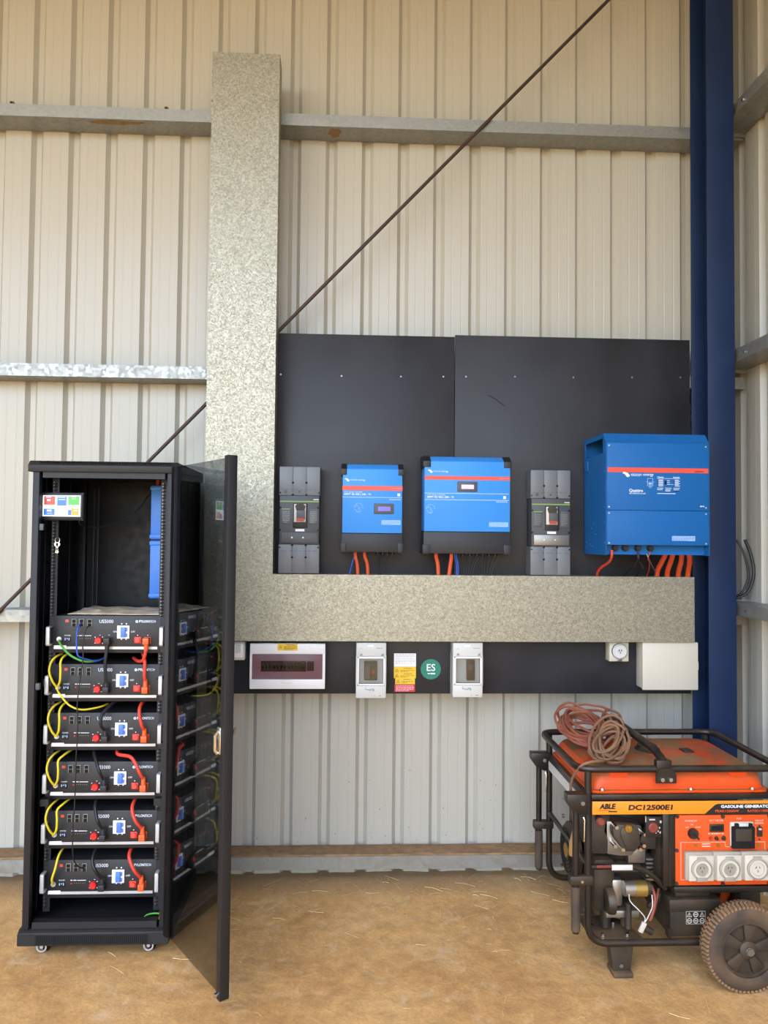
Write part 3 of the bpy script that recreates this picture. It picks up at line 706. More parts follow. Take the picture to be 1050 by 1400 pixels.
# ================================================================ LOW BOARD FITTINGS
# distribution board
X0, X1, Z0, Z1, YF = -.474, -.103, 1.021, 1.245, -.262
db = thing('distribution_board', ((X0+X1)/2, -.1705, Z0), 'white distribution board with a smoky cover and yellow label', 'distribution board')
G().box(X0+.004, X1-.004, -.1705, YF+.012, Z0+.004, Z1-.003, .004).build('base', 'whitegloss', db)
DX = lambda u: X0+(X1-X0)*u
DZ = lambda v: Z1-(Z1-Z0)*v
g = G(); g.box(X0, X1, YF, YF+.014, DZ(.235), Z1, .003); g.box(X0, X1, YF, YF+.014, Z0, DZ(.785), .003)
g.box(X0, DX(.03), YF, YF+.014, DZ(.8), DZ(.22)); g.box(DX(.965), X1, YF, YF+.014, DZ(.8), DZ(.22))
fr = g.build('front_frame', 'whitegloss', db)
G().box(DX(.02), DX(.975), YF+.014, YF+.018, DZ(.8), DZ(.22)).build('inner_plate', 'whitegloss', db)
row = G().box(DX(.145), DX(.745), YF+.006, YF+.014, DZ(.62), DZ(.39)).build('breaker_row_surround', 'rackdark', db)
for i in range(12):
    a = DX(.152+.049*i)
    bk = G().box(a, a+.0165, YF+.0035, YF+.007, DZ(.60), DZ(.41), .001).build('breaker', 'greyplastic', db)
    G().box(a+.004, a+.0125, YF+.0005, YF+.004, DZ(.555), DZ(.49), .001).build('toggle', 'void', bk)
G().box(DX(.755), DX(.85), YF+.008, YF+.014, DZ(.61), DZ(.39), .002).build('blank_cover', 'greyplastic', db)
dn = G()
for i in range(6): dn.box(DX(.175+.1*i), DX(.21+.1*i), YF+.0135, YF+.0145, DZ(.655), DZ(.645))
dn.build('circuit_marks', 'ink', db)
G().box(DX(.03), DX(.965), YF-.002, YF+.0005, DZ(.785), DZ(.235), .001).build('smoky_cover', 'tintplastic', db)
G().prism([(DX(.40), DZ(.79)), (DX(.58), DZ(.79)), (DX(.565), DZ(.86)), (DX(.545), DZ(.88)), (DX(.44), DZ(.88)), (DX(.415), DZ(.85))], 'y', YF-.006, YF, .001).build('latch_tab', 'whitegloss', db)
lb = G().box(DX(.365), DX(.63), YF-.0012, YF, DZ(.155), DZ(.01)).build('warning_label', 'label_yellow', db)
def tri(g, x, y, z, s):
    for a, b in (((-1, -.8), (1, -.8)), ((1, -.8), (0, 1)), ((0, 1), (-1, -.8))): g.tube([(x+a[0]*s, y, z+a[1]*s), (x+b[0]*s, y, z+b[1]*s)], s*.11, 4)
    return g.box(x-s*.1, x+s*.1, y-.0004, y+.0004, z-s*.5, z+s*.35)
tri(G(), DX(.405), YF-.0013, DZ(.075), .007).build('warning_triangle', 'ink', lb)
text('lettering', 'WARNING', .009, (DX(.54), YF-.0014, DZ(.035)), 'ink', lb, ax='CENTER')
print_lines(G(), DX(.45), DX(.61), YF-.0013, DZ(.075), .0022, 3, .0065, 2).build('small_print', 'ink', lb)

# enclosures with a clear window
def meter_box(x0, x1, z0, z1, label, inside):
    yf = -.272; W = x1-x0; H = z1-z0; X = lambda u: x0+W*u; Z = lambda v: z1-H*v
    r = thing('breaker_enclosure', ((x0+x1)/2, -.1705, z0), label, 'enclosure', 'grey enclosures with a clear window')
    g = G(); g.box(x0, x1, yf, -.1705, Z(.255), z1, .006); g.box(x0, x1, yf, -.1705, z0, Z(.765), .006); g.box(x0, X(.09), yf, -.1705, Z(.78), Z(.24)); g.box(X(.91), x1, yf, -.1705, Z(.78), Z(.24)); g.box(X(.05), X(.95), -.20, -.1705, Z(.78), Z(.24))
    b = g.build('case', 'pvcgrey', r)
    f = G()
    f.box(X(.04), X(.96), yf-.008, yf, Z(.285), Z(.25), .002); f.box(X(.04), X(.96), yf-.008, yf, Z(.765), Z(.735), .002); f.box(X(.04), X(.1), yf-.008, yf, Z(.765), Z(.25), .002); f.box(X(.9), X(.96), yf-.008, yf, Z(.765), Z(.25), .002)
    wf = f.build('window_frame', 'whitegloss', r)
    G().box(X(.09), X(.91), yf-.006, yf-.003, Z(.745), Z(.275)).build('window_pane', 'clearplastic', wf)
    G().box(X(.1), X(.9), yf+.024, yf+.028, Z(.74), Z(.28)).build('inner_plate', 'pvcgrey', r)
    if inside:
        G().box(X(.27), X(.70), yf+.006, yf+.024, Z(.68), Z(.34), .002).build('breaker', 'rackdark', r)
        k = G().box(X(.48), X(.69), yf+.002, yf+.007, Z(.665), Z(.40), .002).build('breaker_face', 'rimblack', r)
        G().box(X(.55), X(.62), yf-.001, yf+.003, Z(.56), Z(.50), .001).build('toggle', 'redwire', k)
        G().box(X(.29), X(.46), yf+.0045, yf+.0065, Z(.66), Z(.42)).build('breaker_label', 'greyplastic', r)
    else:
        k = G().box(X(.47), X(.74), yf+.004, yf+.024, Z(.69), Z(.32), .002).build('breaker', 'rackdark', r)
        G().box(X(.53), X(.68), yf+.001, yf+.005, Z(.50), Z(.40), .001).build('toggle', 'greyplastic', k)
    G().box(X(.38), X(.57), yf-.0008, yf, Z(.075), Z(.045)).build('number_label', 'paperwhite', b)
    for u in (.13, .83): G().box(X(u), X(u+.08), yf-.0015, yf+.001, Z(.235), Z(.195), .001).build('cover_screw', 'steel', b)
    pr_ = G().box(X(.66), X(.88), yf-.0006, yf+.0002, Z(.105), Z(.095)).box(X(.13), X(.2), yf-.0006, yf+.0002, Z(.115), Z(.107)); tri(pr_, X(.62), yf-.0004, Z(.955), .004); pr_.box(X(.76), X(.84), yf-.0006, yf+.0002, Z(.963), Z(.95)); pr_.build('moulded_marks', 'steel', b)
    G().tube([(X(.33), yf-.003, Z(.80)), (X(.31), yf-.004, Z(.83)), (X(.42), yf-.004, Z(.845)), (X(.52), yf-.004, Z(.85)), (X(.5), yf-.003, Z(.825)), (X(.58), yf-.003, Z(.83)), (X(.61), yf-.003, Z(.855)), (X(.56), yf-.003, Z(.86))], .0016, 5).build('seal_hasp', 'steel', b)
    return r
meter_box(.05, .20, .977, 1.252, 'grey enclosure with a clear window between the distribution board and the yellow label', True)
meter_box(.532, .683, .981, 1.253, 'grey enclosure with a clear window just right of the green round sticker', False)

# stickers on the black board
YS = -.1713
def sticker(name, px0, px1, z0, z1, m, label, cat, yo=0.):
    o = G().box(px0, px1, YS-yo, -.1702, z0, z1); return tag(o.build(name, m, off=((px0+px1)/2, -.1705, (z0+z1)/2)), label, cat, 'stickers on the low black board')
s1 = sticker('notice_sticker', .2445, .357, 1.117, 1.184, 'paperwhite', 'white printed notice above the yellow warning stickers', 'sticker')
print_lines(G(), .252, .35, YS-.0003, 1.176, .0018, 6, .0085, 5).build('small_print', 'steel', s1)
s2 = sticker('warning_sticker', .2445, .357, 1.0585, 1.1165, 'label_yellow', 'wider yellow warning sticker between white notice and narrow yellow one', 'sticker')
g = G()
for z in (1.098, 1.071): tri(g, .260, YS-.0003, z, .0085)
g.build('warning_triangle', 'ink', s2)
for z in (1.108, 1.080):
    t = text('lettering', 'WARNING', .009, Vector((.315, YS-.0003, z)) , 'ink', s2, ax='CENTER')
g = print_lines(G(), .278, .35, YS-.0003, 1.098, .002, 2, .006, 8); print_lines(g, .278, .35, YS-.0003, 1.071, .002, 2, .006, 9)
g.build('small_print', 'ink', s2)
s3 = sticker('warning_sticker', .2515, .352, 1.028, 1.0585, 'label_yellow', 'narrower yellow warning sticker directly above the red one', 'sticker', .0003)
tri(G(), .266, YS-.0006, 1.043, .0085).build('warning_triangle', 'ink', s3)
text('lettering', 'WARNING', .008, (.312, YS-.0006, 1.052), 'ink', s3, ax='CENTER')
print_lines(G(), .282, .345, YS-.0006, 1.042, .002, 2, .006, 3).build('small_print', 'ink', s3)
s4 = sticker('warning_sticker', .2485, .3525, .990, 1.0275, 'label_red', 'red warning sticker under the yellow ones', 'sticker')
print_lines(G(), .255, .346, YS-.0003, 1.02, .002, 5, .0063, 6).build('small_print', 'printwhite', s4)
ex, _, ez = (0.433,-0.171,1.104)
es = tag(G().cyl((ex, -.1703, ez), (ex, YS-.0003, ez), .0515, 48).build('round_sticker', 'es_green', off=(ex, -.1705, ez)), 'round green sticker lettered ES on the black board', 'sticker', 'stickers on the low black board')
text('lettering', 'ES', .050, (ex, YS-.0006, ez+.007), 'printwhite', es, ax='CENTER', bold=.0006)
G().box(ex-.016, ex-.003, YS-.001, YS, ez-.0245, ez-.0195).box(ex-.001, ex+.022, YS-.001, YS, ez-.0255, ez-.0185).build('small_print', 'printwhite', es)

# small switch box by the rack door
x0, x1 = -.560, -.502
ib = thing('switch_box', ((x0+x1)/2, -.1705, 1.155), 'small grey switch box half hidden by the open rack door', 'switch')
G().box(x0-.03, x1, -.235, -.1705, 1.158, 1.25, .005).build('case', 'pvcgrey', ib)
q = G().box(x0-.02, x1-.008, -.241, -.234, 1.172, 1.242, .003).build('face_plate', 'whitegloss', ib)
G().box(x0+.012, x1-.02, -.246, -.240, 1.195, 1.235, .002).build('rocker', 'pvcgrey', q)

# weatherproof socket
so_ = thing('wall_socket', (1.38, -.1705, 1.152), 'small white round-faced socket outlet hanging below the duct', 'socket')
G().box(1.337, 1.437, -.235, -.1705, 1.155, 1.252, .004).build('case', 'offwhite', so_)
f = G().lathe((1.388, -.235, 1.208), (0, -1, 0), [(.038, 0), (.038, .010), (.033, .014), (.030, .010), (.012, .010), (.012, .015), (0, .015)], 28).build('socket_face', 'pvcgrey', so_)
G().lathe((1.388, -.235, 1.208), (0, -1, 0), [(.040, 0), (.040, .009), (.0375, .009), (.0375, 0)], 28).build('hinged_ring', 'greyplastic', f)
G().box(1.380, 1.384, -.252, -.249, 1.209, 1.217).box(1.392, 1.396, -.252, -.249, 1.209, 1.217).box(1.3865, 1.3895, -.252, -.249, 1.198, 1.206).build('pin_slot', 'void', f)
G().box(1.376, 1.400, -.242, -.235, 1.158, 1.172, .002).build('lid_catch', 'steel', f)

# white junction box
jb = thing('junction_box', (1.637, -.1705, 1.02), 'large plain white junction box at the right end of the duct', 'junction box')
G().box(1.497, 1.776, -.262, -.1705, 1.022, 1.257, .006).build('base', 'offwhite', jb)
G().box(1.493, 1.780, -.275, -.260, 1.018, 1.259, .005).build('lid', 'offwhite', jb)
G().box(1.772, 1.783, -.272, -.255, 1.12, 1.16, .002).build('latch', 'offwhite', jb)

# black cables looped by the side wall
cable('looped_cable', [(2.07, -.19, 1.78), (2.085, -.22, 1.70), (2.09, -.235, 1.60), (2.06, -.23, 1.51), (2.0, -.20, 1.475), (1.955, -.14, 1.47)], .008, 'blackcable', 'outer black cable looping down behind the blue column')
cable('looped_cable', [(2.03, -.18, 1.78), (2.06, -.20, 1.70), (2.075, -.21, 1.59), (2.04, -.20, 1.50), (1.98, -.16, 1.475), (1.94, -.12, 1.475)], .006, 'blackcable', 'inner thinner black cable looping down behind the blue column')

# ================================================================ RACK
RX0, RX1, RYF, RYB = -1.340, -.745, -.775, -.182
rk = thing('server_rack', ((RX0+RX1)/2, (RYF+RYB)/2, 0), 'tall open black server rack on casters with its glass door swung open', 'server rack')
# top with sloped vented front edge
tp = G().prism([(RYF-.008, 2.040), (RYF-.010, 2.068), (RYF+.012, 2.088), (RYB, 2.088), (RYB, 2.040)], 'x', RX0-.018, RX1+.012, .002).build('top_panel', 'rackgrey', rk)
g = G()
for i in range(60): 
    x = RX0+.03 + i*.0092; g.box(x, x+.004, RYF-.004, RYF+.008, 2.070, 2.0845)
g.build('vent_slots', 'void', tp)['kind'] = 'stuff'
bs = G().prism([(RYF-.008, .058), (RYF-.008, .110), (RYF+.012, .122), (RYB, .122), (RYB, .058)], 'x', RX0-.014, RX1+.012, .002).build('base', 'rackgrey', rk)
g = G()
for i in range(56):
    x = RX0+.065 + i*.0082; g.box(x, x+.004, RYF-.0105, RYF-.006, .066, .102)
g.build('vent_slots', 'void', bs)['kind'] = 'stuff'
G().box(RX0-.014, RX0+.06, RYF-.0095, RYF-.006, .062, .106).build('end_block', 'rackgrey', bs); G().box(RX1-.06, RX1+.012, RYF-.0095, RYF-.006, .062, .106).build('end_block', 'rackgrey', bs)
for x, nm in ((RX0, 0), (RX1-.040, 1)):
    G().box(x if nm == 0 else x+.011, x+.028 if nm == 0 else x+.040, RYF, RYF+.035, .122, 2.040, .003).build('front_post', 'rackgrey', rk)
    G().box(x, x+.040, RYB-.035, RYB, .122, 2.040, .002).build('rear_post', 'rackblack', rk)
for x in (RX0+.001, RX1-.0035):
    s = G().box(x, x+.0025, RYF+.03, RYB-.002, .122, 2.040).build('side_panel', 'rackblack', rk)
    for k_ in range(3): G().box(x-.003, x+.005, RYF+.14+k_*.15, RYF+.152+k_*.15, .14, 2.02).build('panel_rib', 'rackgrey', s)
G().box(RX0+.002, RX1-.002, RYB-.0025, RYB, .122, 2.040).build('back_panel', 'rackblack', rk)
G().box(RX0+.036, RX1-.036, RYB-.006, RYB-.003, 1.42, 2.0).build('inner_back_sheet', 'rackblack', rk)
# header and shelf members
G().box(RX0+.04, RX1-.04, RYF+.004, RYF+.03, 2.015, 2.040).build('header_bar', 'rackgrey', rk)
G().box(RX0+.04, RX1-.04, RYF+.004, RYF+.04, .122, .150).build('sill_bar', 'rackgrey', rk)
for x in (RX0+.04, RX1-.075):
    for z in (1.12, .61):
        G().box(x, x+.035, RYF+.06, RYB-.04, z, z+.03).build('depth_strut', 'rackgrey', rk)
G().prism([(RX0+.04, 2.04), (RX0+.12, 2.04), (RX0+.12, 2.025), (RX0+.04, 2.035)], 'y', RYF+.035, RYF+.10).build('corner_gusset', 'rackgrey', rk)
# 19 inch mounting rails with square cage holes
for x0, x1 in ((-1.293, -1.264), (-.823, -.792)):
    r_ = G().box(x0, x1, -.676, -.672, .15, 2.03).box(x0 if x0 < -1 else x1-.003, x0+.003 if x0 < -1 else x1, -.672, -.63, .15, 2.03).build('mounting_rail', 'rackgrey', rk)
    g = G(); hh = G(); z = .17; xc = (x0+x1)/2; i = 0
    while z < 2.0:
        g.box(xc-.005, xc+.005, -.6772, -.674, z-.005, z+.005)
        hh.box(xc-.0105, xc-.006, -.6768, -.675, z+.0055, z+.0085)
        z += (.0159, .0159, .0127)[i % 3]; i += 1
    g.build('cage_holes', 'void', r_)['kind'] = 'stuff'
    hh.build('hole_glints', 'steel', r_)['kind'] = 'stuff'  # bright steel chips imitating metallic glints beside the holes
for x in (RX0+.105, RX0+.125): G().box(x, x+.006, RYB-.12, RYB-.114, 1.2, 2.0).build('cable_tray_edge', 'rackgrey', rk)
# magnet catches on the posts
for z in (1.79, 1.115): G().box(RX0+.030, RX0+.047, RYF+.004, RYF+.02, z, z+.028, .002).build('door_catch', 'greyplastic', rk)
G().cyl((-1.06, -.70, 2.036), (-1.06, -.70, 2.026), .010, 8).build('indicator', 'red', rk)
# casters
for x in (-1.262, -.815):
    for y in (-.70, -.26):
        c = G().box(x-.022, x+.022, y-.022, y+.022, .052, .058).box(x-.018, x-.014, y-.012, y+.016, .02, .054).box(x+.014, x+.018, y-.012, y+.016, .02, .054).build('caster', 'rackdark', rk)
        c2 = G().lathe((x-.011, y, .0265), (1, 0, 0), [(.006, 0), (.022, 0), (.0265, .004), (.0265, .018), (.022, .022), (.006, .022)], 24).build('wheel', 'rackdark', c)
        G().lathe((x-.0125, y-.002, .0265), (0, -1, 0), [(.022, .024), (.022, .027), (.016, .027), (.016, .024)], 20).cyl((x-.0125, y-.024, .0265), (x-.0125, y-.029, .0265), .007, 10).build('hub', 'silver', c)
# the door, hinged on the right post and swung out towards the viewer
HX, HY = -.742, -.790
DA = math.atan2(-1.262-HY, -.428-HX)
DM = Matrix.Translation((HX, HY, 0)) @ Matrix.Rotation(DA, 4, 'Z')
DL = math.hypot(-1.262-HY, -.428-HX)
dz0, dz1 = .104, 2.066
st = G().box(0, .034, -.012, .022, dz0, dz1, .002).xf(DM).build('door', 'rackblack', rk, label='open smoked glass rack door')
G().box(DL-.034, DL, -.014, .024, dz0-.004, dz1+.006, .003).xf(DM).build('outer_stile', 'rackgrey', st)
G().box(.03, DL-.03, .002, .006, dz0+.001, dz1-.001).xf(DM).build('glass_pane', 'smokedglass', st)
G().box(.034, .062, .0065, .008, dz0+.004, dz1-.004).xf(DM).build('black_border', 'rackdark', st)
for z in (1.99, .14): G().cyl((HX-.004, HY-.002, z-.035), (HX-.004, HY-.002, z+.03), .005, 10).build('hinge_pin', 'chrome', st)
G().box(DL-.045, DL-.018, -.022, -.013, .975, 1.075, .004).xf(DM).build('lock_body', 'chrome', st)
G().tube([DM @ Vector((DL-.032, -.02, 1.06)), DM @ Vector((DL-.030, -.035, 1.045)), DM @ Vector((DL-.032, -.034, .99)), DM @ Vector((DL-.032, -.024, .978))], .0055, 8).build('lock_lever', 'chrome', st)
G().prism([(DL-.022, 1.04), (DL-.006, 1.045), (DL+.006, 1.075), (DL-.012, 1.06)], 'y', .026, .034).xf(DM).build('swing_handle', 'steel', st)
G().cyl(DM @ Vector((DL-.020, -.014, .118)), DM @ Vector((DL-.020, -.026, .118)), .008, 10).build('bottom_bolt', 'chrome', st)
# loose earth lead on the rack floor
cable('earth_lead', [(-0.867,-0.700,0.095), (-0.857,-0.705,0.128), (-0.834,-0.710,0.149), (-0.783,-0.730,0.161), (-0.745,-0.745,0.152), (-0.735,-0.750,0.124)], .0035, 'greencable', 'green and yellow earth lead arching over the rack floor')
cable('earth_lead', [(-0.804,-0.700,0.094), (-0.802,-0.700,0.112), (-0.792,-0.690,0.129), (-.80, -.62, .20)], .0022, 'yellowcable', 'short thin yellow-green lead stub standing on the rack floor')

# ---------------------------------------------------------------- battery modules
UW, UH = .458, .161
def make_module(loc, label):
    r = thing('battery_module', loc, label, 'battery module', 'battery modules in the rack')
    ox, oy, oz = loc
    X = lambda u: ox - UW/2 + UW*u
    Z = lambda v: oz + UH*(1-v)
    G().box(ox-.221, ox+.221, oy+.006, oy+.42, oz+.003, oz+UH, .002).build('casing', 'unitblack', r)
    fp = G().box(X(0), X(1), oy, oy+.006, oz, oz+UH, .0015).build('front_panel', 'unitblack', r)
    for s in (-1, 1):
        x = ox + s*.236
        G().box(x-.011, x+.008 if s < 0 else x+.011, oy+.001, oy+.004, oz+.004, oz+UH-.004).build('rack_ear', 'rackgrey', r)
        hx = ox + s*.241
        h = G().prism([(oy, Z(.27)), (oy-.036, Z(.27)), (oy-.042, Z(.30)), (oy-.042, Z(.75)), (oy-.036, Z(.79)), (oy, Z(.79)), (oy, Z(.74)), (oy-.03, Z(.73)), (oy-.03, Z(.33)), (oy, Z(.32))], 'x', hx-.008, hx+.008, .002)
        h.build('handle', 'silver', r)
    y = oy
    a = G().box(X(.105), X(.135), y-.001, y, Z(.175), Z(.105)).build('warning_mark', 'redpale', fp)
    for i, u in enumerate((.165, .235, .312)):
        p = G().box(X(u), X(u+.044), y-.004, y+.001, Z(.295), Z(.09), .001).build('port_block', 'socket_face', r)
        for v in (.105, .205): G().box(X(u+.005), X(u+.039), y-.005, y-.003, Z(v+.085), Z(v-.004)).build('port', 'void', p)
    text('lettering', 'US5000', .0205, (X(.42), y-.0004, Z(.155)), 'printwhite', fp, sx=.95)
    hx, hz = X(.775), Z(.15)
    g = G()
    for k_ in range(6):
        t = PI/3*k_ + PI/6; g.cyl((hx+.0042*math.cos(t), y, hz+.0042*math.sin(t)), (hx+.0042*math.cos(t), y-.0008, hz+.0042*math.sin(t)), .0022, 6)
    g.build('emblem', 'printwhite', fp)
    text('lettering', 'PYLON', .0150, (X(.795), y-.0004, Z(.15)), 'printwhite', fp, bold=.0003, sx=.9)
    text('lettering', 'TECH', .0150, (X(.887), y-.0004, Z(.15)), 'printwhite', fp, sx=.8)
    b = G().box(X(.593), X(.708), y-.006, y, Z(.61), Z(.26), .0015).build('isolator', 'whitegloss', r)
    G().box(X(.63), X(.675), y-.0155, y-.006, Z(.57), Z(.30), .002).box(X(.675), X(.69), y-.012, y-.006, Z(.41), Z(.31), .001).box(X(.675), X(.69), y-.012, y-.006, Z(.56), Z(.47), .001).build('isolator_lever', 'boltblue', b)
    for u in (.633, .677):
        for v in (.215, .63): G().cyl((X(u), y, Z(v)), (X(u), y-.001, Z(v)), .003, 8).build('screw', 'printwhite', fp)
    text('lettering', 'ON', .0105, (X(.572), y-.0004, Z(.43)), 'printwhite', fp, ax='CENTER')
    text('lettering', 'OFF', .0105, (X(.74), y-.0004, Z(.43)), 'printwhite', fp, ax='CENTER')
    e = G().cyl((X(.05), y, Z(.63)), (X(.05), y-.004, Z(.63)), .0105, 16).build('earth_terminal', 'silver', r)
    G().cyl((X(.05), y-.004, Z(.63)), (X(.05), y-.012, Z(.63)), .0045, 6).build('terminal_bolt', 'chrome', e)
    s = G().box(X(.10), X(.155), y-.004, y, Z(.70), Z(.575), .001).build('power_switch', 'rackdark', r)
    G().box(X(.105), X(.112), y-.0045, y-.0035, Z(.66), Z(.60)).box(X(.143), X(.150), y-.0045, y-.0035, Z(.66), Z(.60)).box(X(.12), X(.135), y-.0045, y-.0035, Z(.625), Z(.61)).build('switch_marks', 'printpale', s)
    text('lettering', 'POWER', .0075, (X(.128), y-.0004, Z(.535)), 'printwhite', fp, ax='CENTER')
    g = G().box(X(.208), X(.225), y-.0008, y, Z(.545), Z(.525)).box(X(.235), X(.262), y-.0008, y, Z(.545), Z(.525)).box(X(.27), X(.35), y-.0008, y, Z(.545), Z(.53)); g.build('indicator_print', 'printwhite', fp)
    g = G()
    for i in range(6): g.cyl((X(.245+.019*i), y, Z(.61)), (X(.245+.019*i), y-.0012, Z(.61)), .0017, 6)
    g.build('charge_lights', 'steel', fp)
    G().cyl((X(.215), y, Z(.62)), (X(.215), y-.0015, Z(.62)), .003, 8).build('alarm_light', 'red', fp)
    c = G().lathe((X(.42), y, Z(.665)), (0, -1, 0), [(.0155, 0), (.0155, .010), (.012, .014), (0, .014)], 20).build('negative_socket', 'red', r)
    g = G()
    for u in (.385, .455):
        for v in (.575, .74): g.cyl((X(u), y, Z(v)), (X(u), y-.001, Z(v)), .0022, 6)
    g.box(X(.425), X(.437), y-.001, y, Z(.525), Z(.515)); g.box(X(.51), X(.523), y-.001, y, Z(.525), Z(.515)); g.cyl((X(.785), y, Z(.52)), (X(.785), y-.001, Z(.52)), .0022, 6); g.cyl((X(.88), y, Z(.52)), (X(.88), y-.001, Z(.52)), .0022, 6)
    g.build('polarity_marks', 'printwhite', fp)
    G().box(X(.485), X(.548), y-.003, y, Z(.76), Z(.56), .001).build('negative_flange', 'rackdark', r)
    p = G().box(X(.755), X(.82), y-.004, y, Z(.74), Z(.565), .002).build('positive_socket', 'red', r)
    G().lathe((X(.787), y-.004, Z(.652)), (0, -1, 0), [(.0105, 0), (.0105, .006), (0, .006)], 16).build('cap', 'redpale', p)
    G().box(X(.847), X(.912), y-.004, y, Z(.75), Z(.565), .002).build('positive_flange', 'orangeplug', r)
    G().box(X(.0), X(.972), y-.0015, y, Z(.90), Z(.83)).build('silver_strip', 'silver', r)
    G().box(X(.005), X(.118), y-.0022, y-.0012, Z(.885), Z(.80)).build('serial_label', 'paperwhite', r)
    return r
UX, UY = -1.0415, -.682
ORD = ['topmost battery module, just below the empty bay of the rack', 'second battery module from the top of the rack', 'third battery module from the top of the rack', 'fourth battery module from the top of the rack', 'fifth battery module from the top of the rack', 'lowest battery module near the rack floor']
UZ = [1.259 - .21*k_ for k_ in range(6)]
m0 = make_module((UX, UY, UZ[0]), 'black US5000 ' + ORD[0])
for k_ in range(1, 6):
    c = copy_tree(m0); c.location = (UX, UY, UZ[k_]); c['label'] = 'black US5000 ' + ORD[k_]

# leads between modules; positions relative to each module front (u along, v down)
def UP(k_, u, v, out=.03): return (UX - UW/2 + UW*u, UY - out, UZ[k_] + UH*(1-v))
NTH = ['topmost', 'second', 'third', 'fourth', 'fifth', 'lowest']
def plug_lead(k_, u, pts, m, mplug, what):
    c = thing('battery_lead', UP(k_, u, .66, 0), what, 'cable', 'battery leads in the rack')
    x, y, z = UP(k_, u, .66, 0)
    up_ = pts[1][2] > z
    s = 1 if up_ else -1
    G().box(x-.013, x+.013, y-.040, y-.005, z-.014, z+.014, .003).build('plug', mplug, c)
    G().cyl((x, y-.024, z+s*.010), (x, y-.024, z+s*.045), .0105, 12, .0085).build('plug_neck', mplug, c)
    G().tube([(x, y-.024, z+s*.035)] + [p for p in pts[1:]], .0075, 8, smooth=6).build('lead', m, c)
    return c
# black negatives
plug_lead(0, .515, [0, UP(0, .512, 1.05, .032), UP(0, .508, 1.25, .034), UP(1, .512, .25, .032), UP(1, .515, .5, .026)], 'blackcable', 'blackplastic', 'black lead hanging from the topmost battery module to the second')
k2 = thing('battery_lead', UP(1, .515, .66, 0), 'black plug on the second battery module taking the lead from above', 'plug', 'battery leads in the rack')
x, y, z = UP(1, .515, .66, 0); G().box(x-.013, x+.013, y-.040, y-.005, z-.014, z+.014, .003).build('plug', 'blackplastic', k2); G().cyl((x, y-.024, z+.010), (x, y-.024, z+.03), .0115, 12).build('plug_neck', 'blackplastic', k2)
for k_, pts in ((2, [(.49, .25, .05), (.50, -.02, .045), (.56, -.24, .0), (.60, -.26, -.08)]), (3, [(.49, .2, .05), (.455, -.02, .04), (.40, -.22, .0), (.36, -.26, -.08)]), (4, [(.485, .2, .05), (.455, -.02, .04), (.43, -.22, .01), (.42, -.27, -.08)]), (5, [(.48, .2, .05), (.44, -.02, .045), (.43, -.22, .01), (.43, -.27, -.08)])):
    plug_lead(k_, .515, [0] + [UP(k_, *p) for p in pts], 'blackcable', 'blackplastic', 'black lead rising from the ' + NTH[k_] + ' battery module')
# orange positives
plug_lead(0, .88, [0, UP(0, .875, 1.02, .032), UP(0, .85, 1.18, .02), UP(0, .78, 1.24, -.02), UP(0, .70, 1.22, -.09)], 'redcable', 'orangeplug', 'orange-red lead hanging from the topmost battery module')
for k_, pts in ((1, [(.875, .25, .034), (.875, -.02, .03), (.855, -.2, .01), (.80, -.26, -.06)]), (2, [(.86, .25, .04), (.835, -.02, .035), (.83, -.2, .01), (.83, -.27, -.08)]), (3, [(.85, .22, .04), (.80, -.05, .035), (.74, -.17, .02), (.62, -.2, 0), (.58, -.27, -.08)]), (4, [(.83, .2, .045), (.79, -.03, .035), (.78, -.2, .01), (.78, -.27, -.08)]), (5, [(.83, .2, .045), (.785, -.03, .04), (.76, -.2, .02), (.75, -.27, -.08)])):
    plug_lead(k_, .88, [0] + [UP(k_, *p) for p in pts], 'redcable', 'orangeplug', 'orange-red lead rising from the ' + NTH[k_] + ' battery module')
# yellow-green earth leads
def earth(k_, pts, label, m='yellowcable', r=.0048):
    return cable('earth_lead', [UP(k_, *p) for p in pts], r, m, label, group='earth leads on the battery modules')
for k_ in range(1, 5):
    earth(k_, [(.045, .60, .012), (.02, .42, .03), (-.005, .15, .038), (.005, -.08, .03), (.03, -.2, .01), (.05, -.24, -.04)], 'yellow-green earth lead, outer left strand on the ' + NTH[k_] + ' battery module')
    earth(k_, [(.055, .60, .012), (.09, .42, .03), (.098, .15, .036), (.092, -.08, .03), (.10 if k_ < 3 else .13, -.2, .01), (.11 if k_ < 3 else .16, -.25, -.04)], 'yellow-green earth lead, inner right strand on the ' + NTH[k_] + ' battery module')
earth(5, [(.055, .60, .012), (.06, .42, .03), (.09, .15, .036), (.105, -.08, .03), (.11, -.2, .01), (.11, -.25, -.04)], 'single yellow earth lead on the lowest battery module')
earth(0, [(.055, .66, .012), (.10, .78, .035), (.19, 1.02, .045), (.30, 1.18, .04), (.37, 1.22, .01), (.40, 1.24, -.05)], 'green and yellow earth lead drooping from the topmost battery module', 'greencable')
earth(1, [(.05, .66, .012), (.10, .78, .035), (.19, 1.05, .04), (.30, 1.18, .03), (.44, 1.16, -.01), (.48, 1.14, -.06)], 'yellow earth lead drooping below the second battery module', r=.004)
cable('network_cable', [UP(0, .255, .2, .004), UP(0, .245, .3, .03), UP(0, .24, .6, .038), UP(0, .25, .98, .038), UP(0, .28, 1.1, .03), UP(0, .40, 1.22, 0), UP(0, .46, 1.15, -.05)], .0036, 'bluecable', 'blue network cable plugged into the topmost battery module')
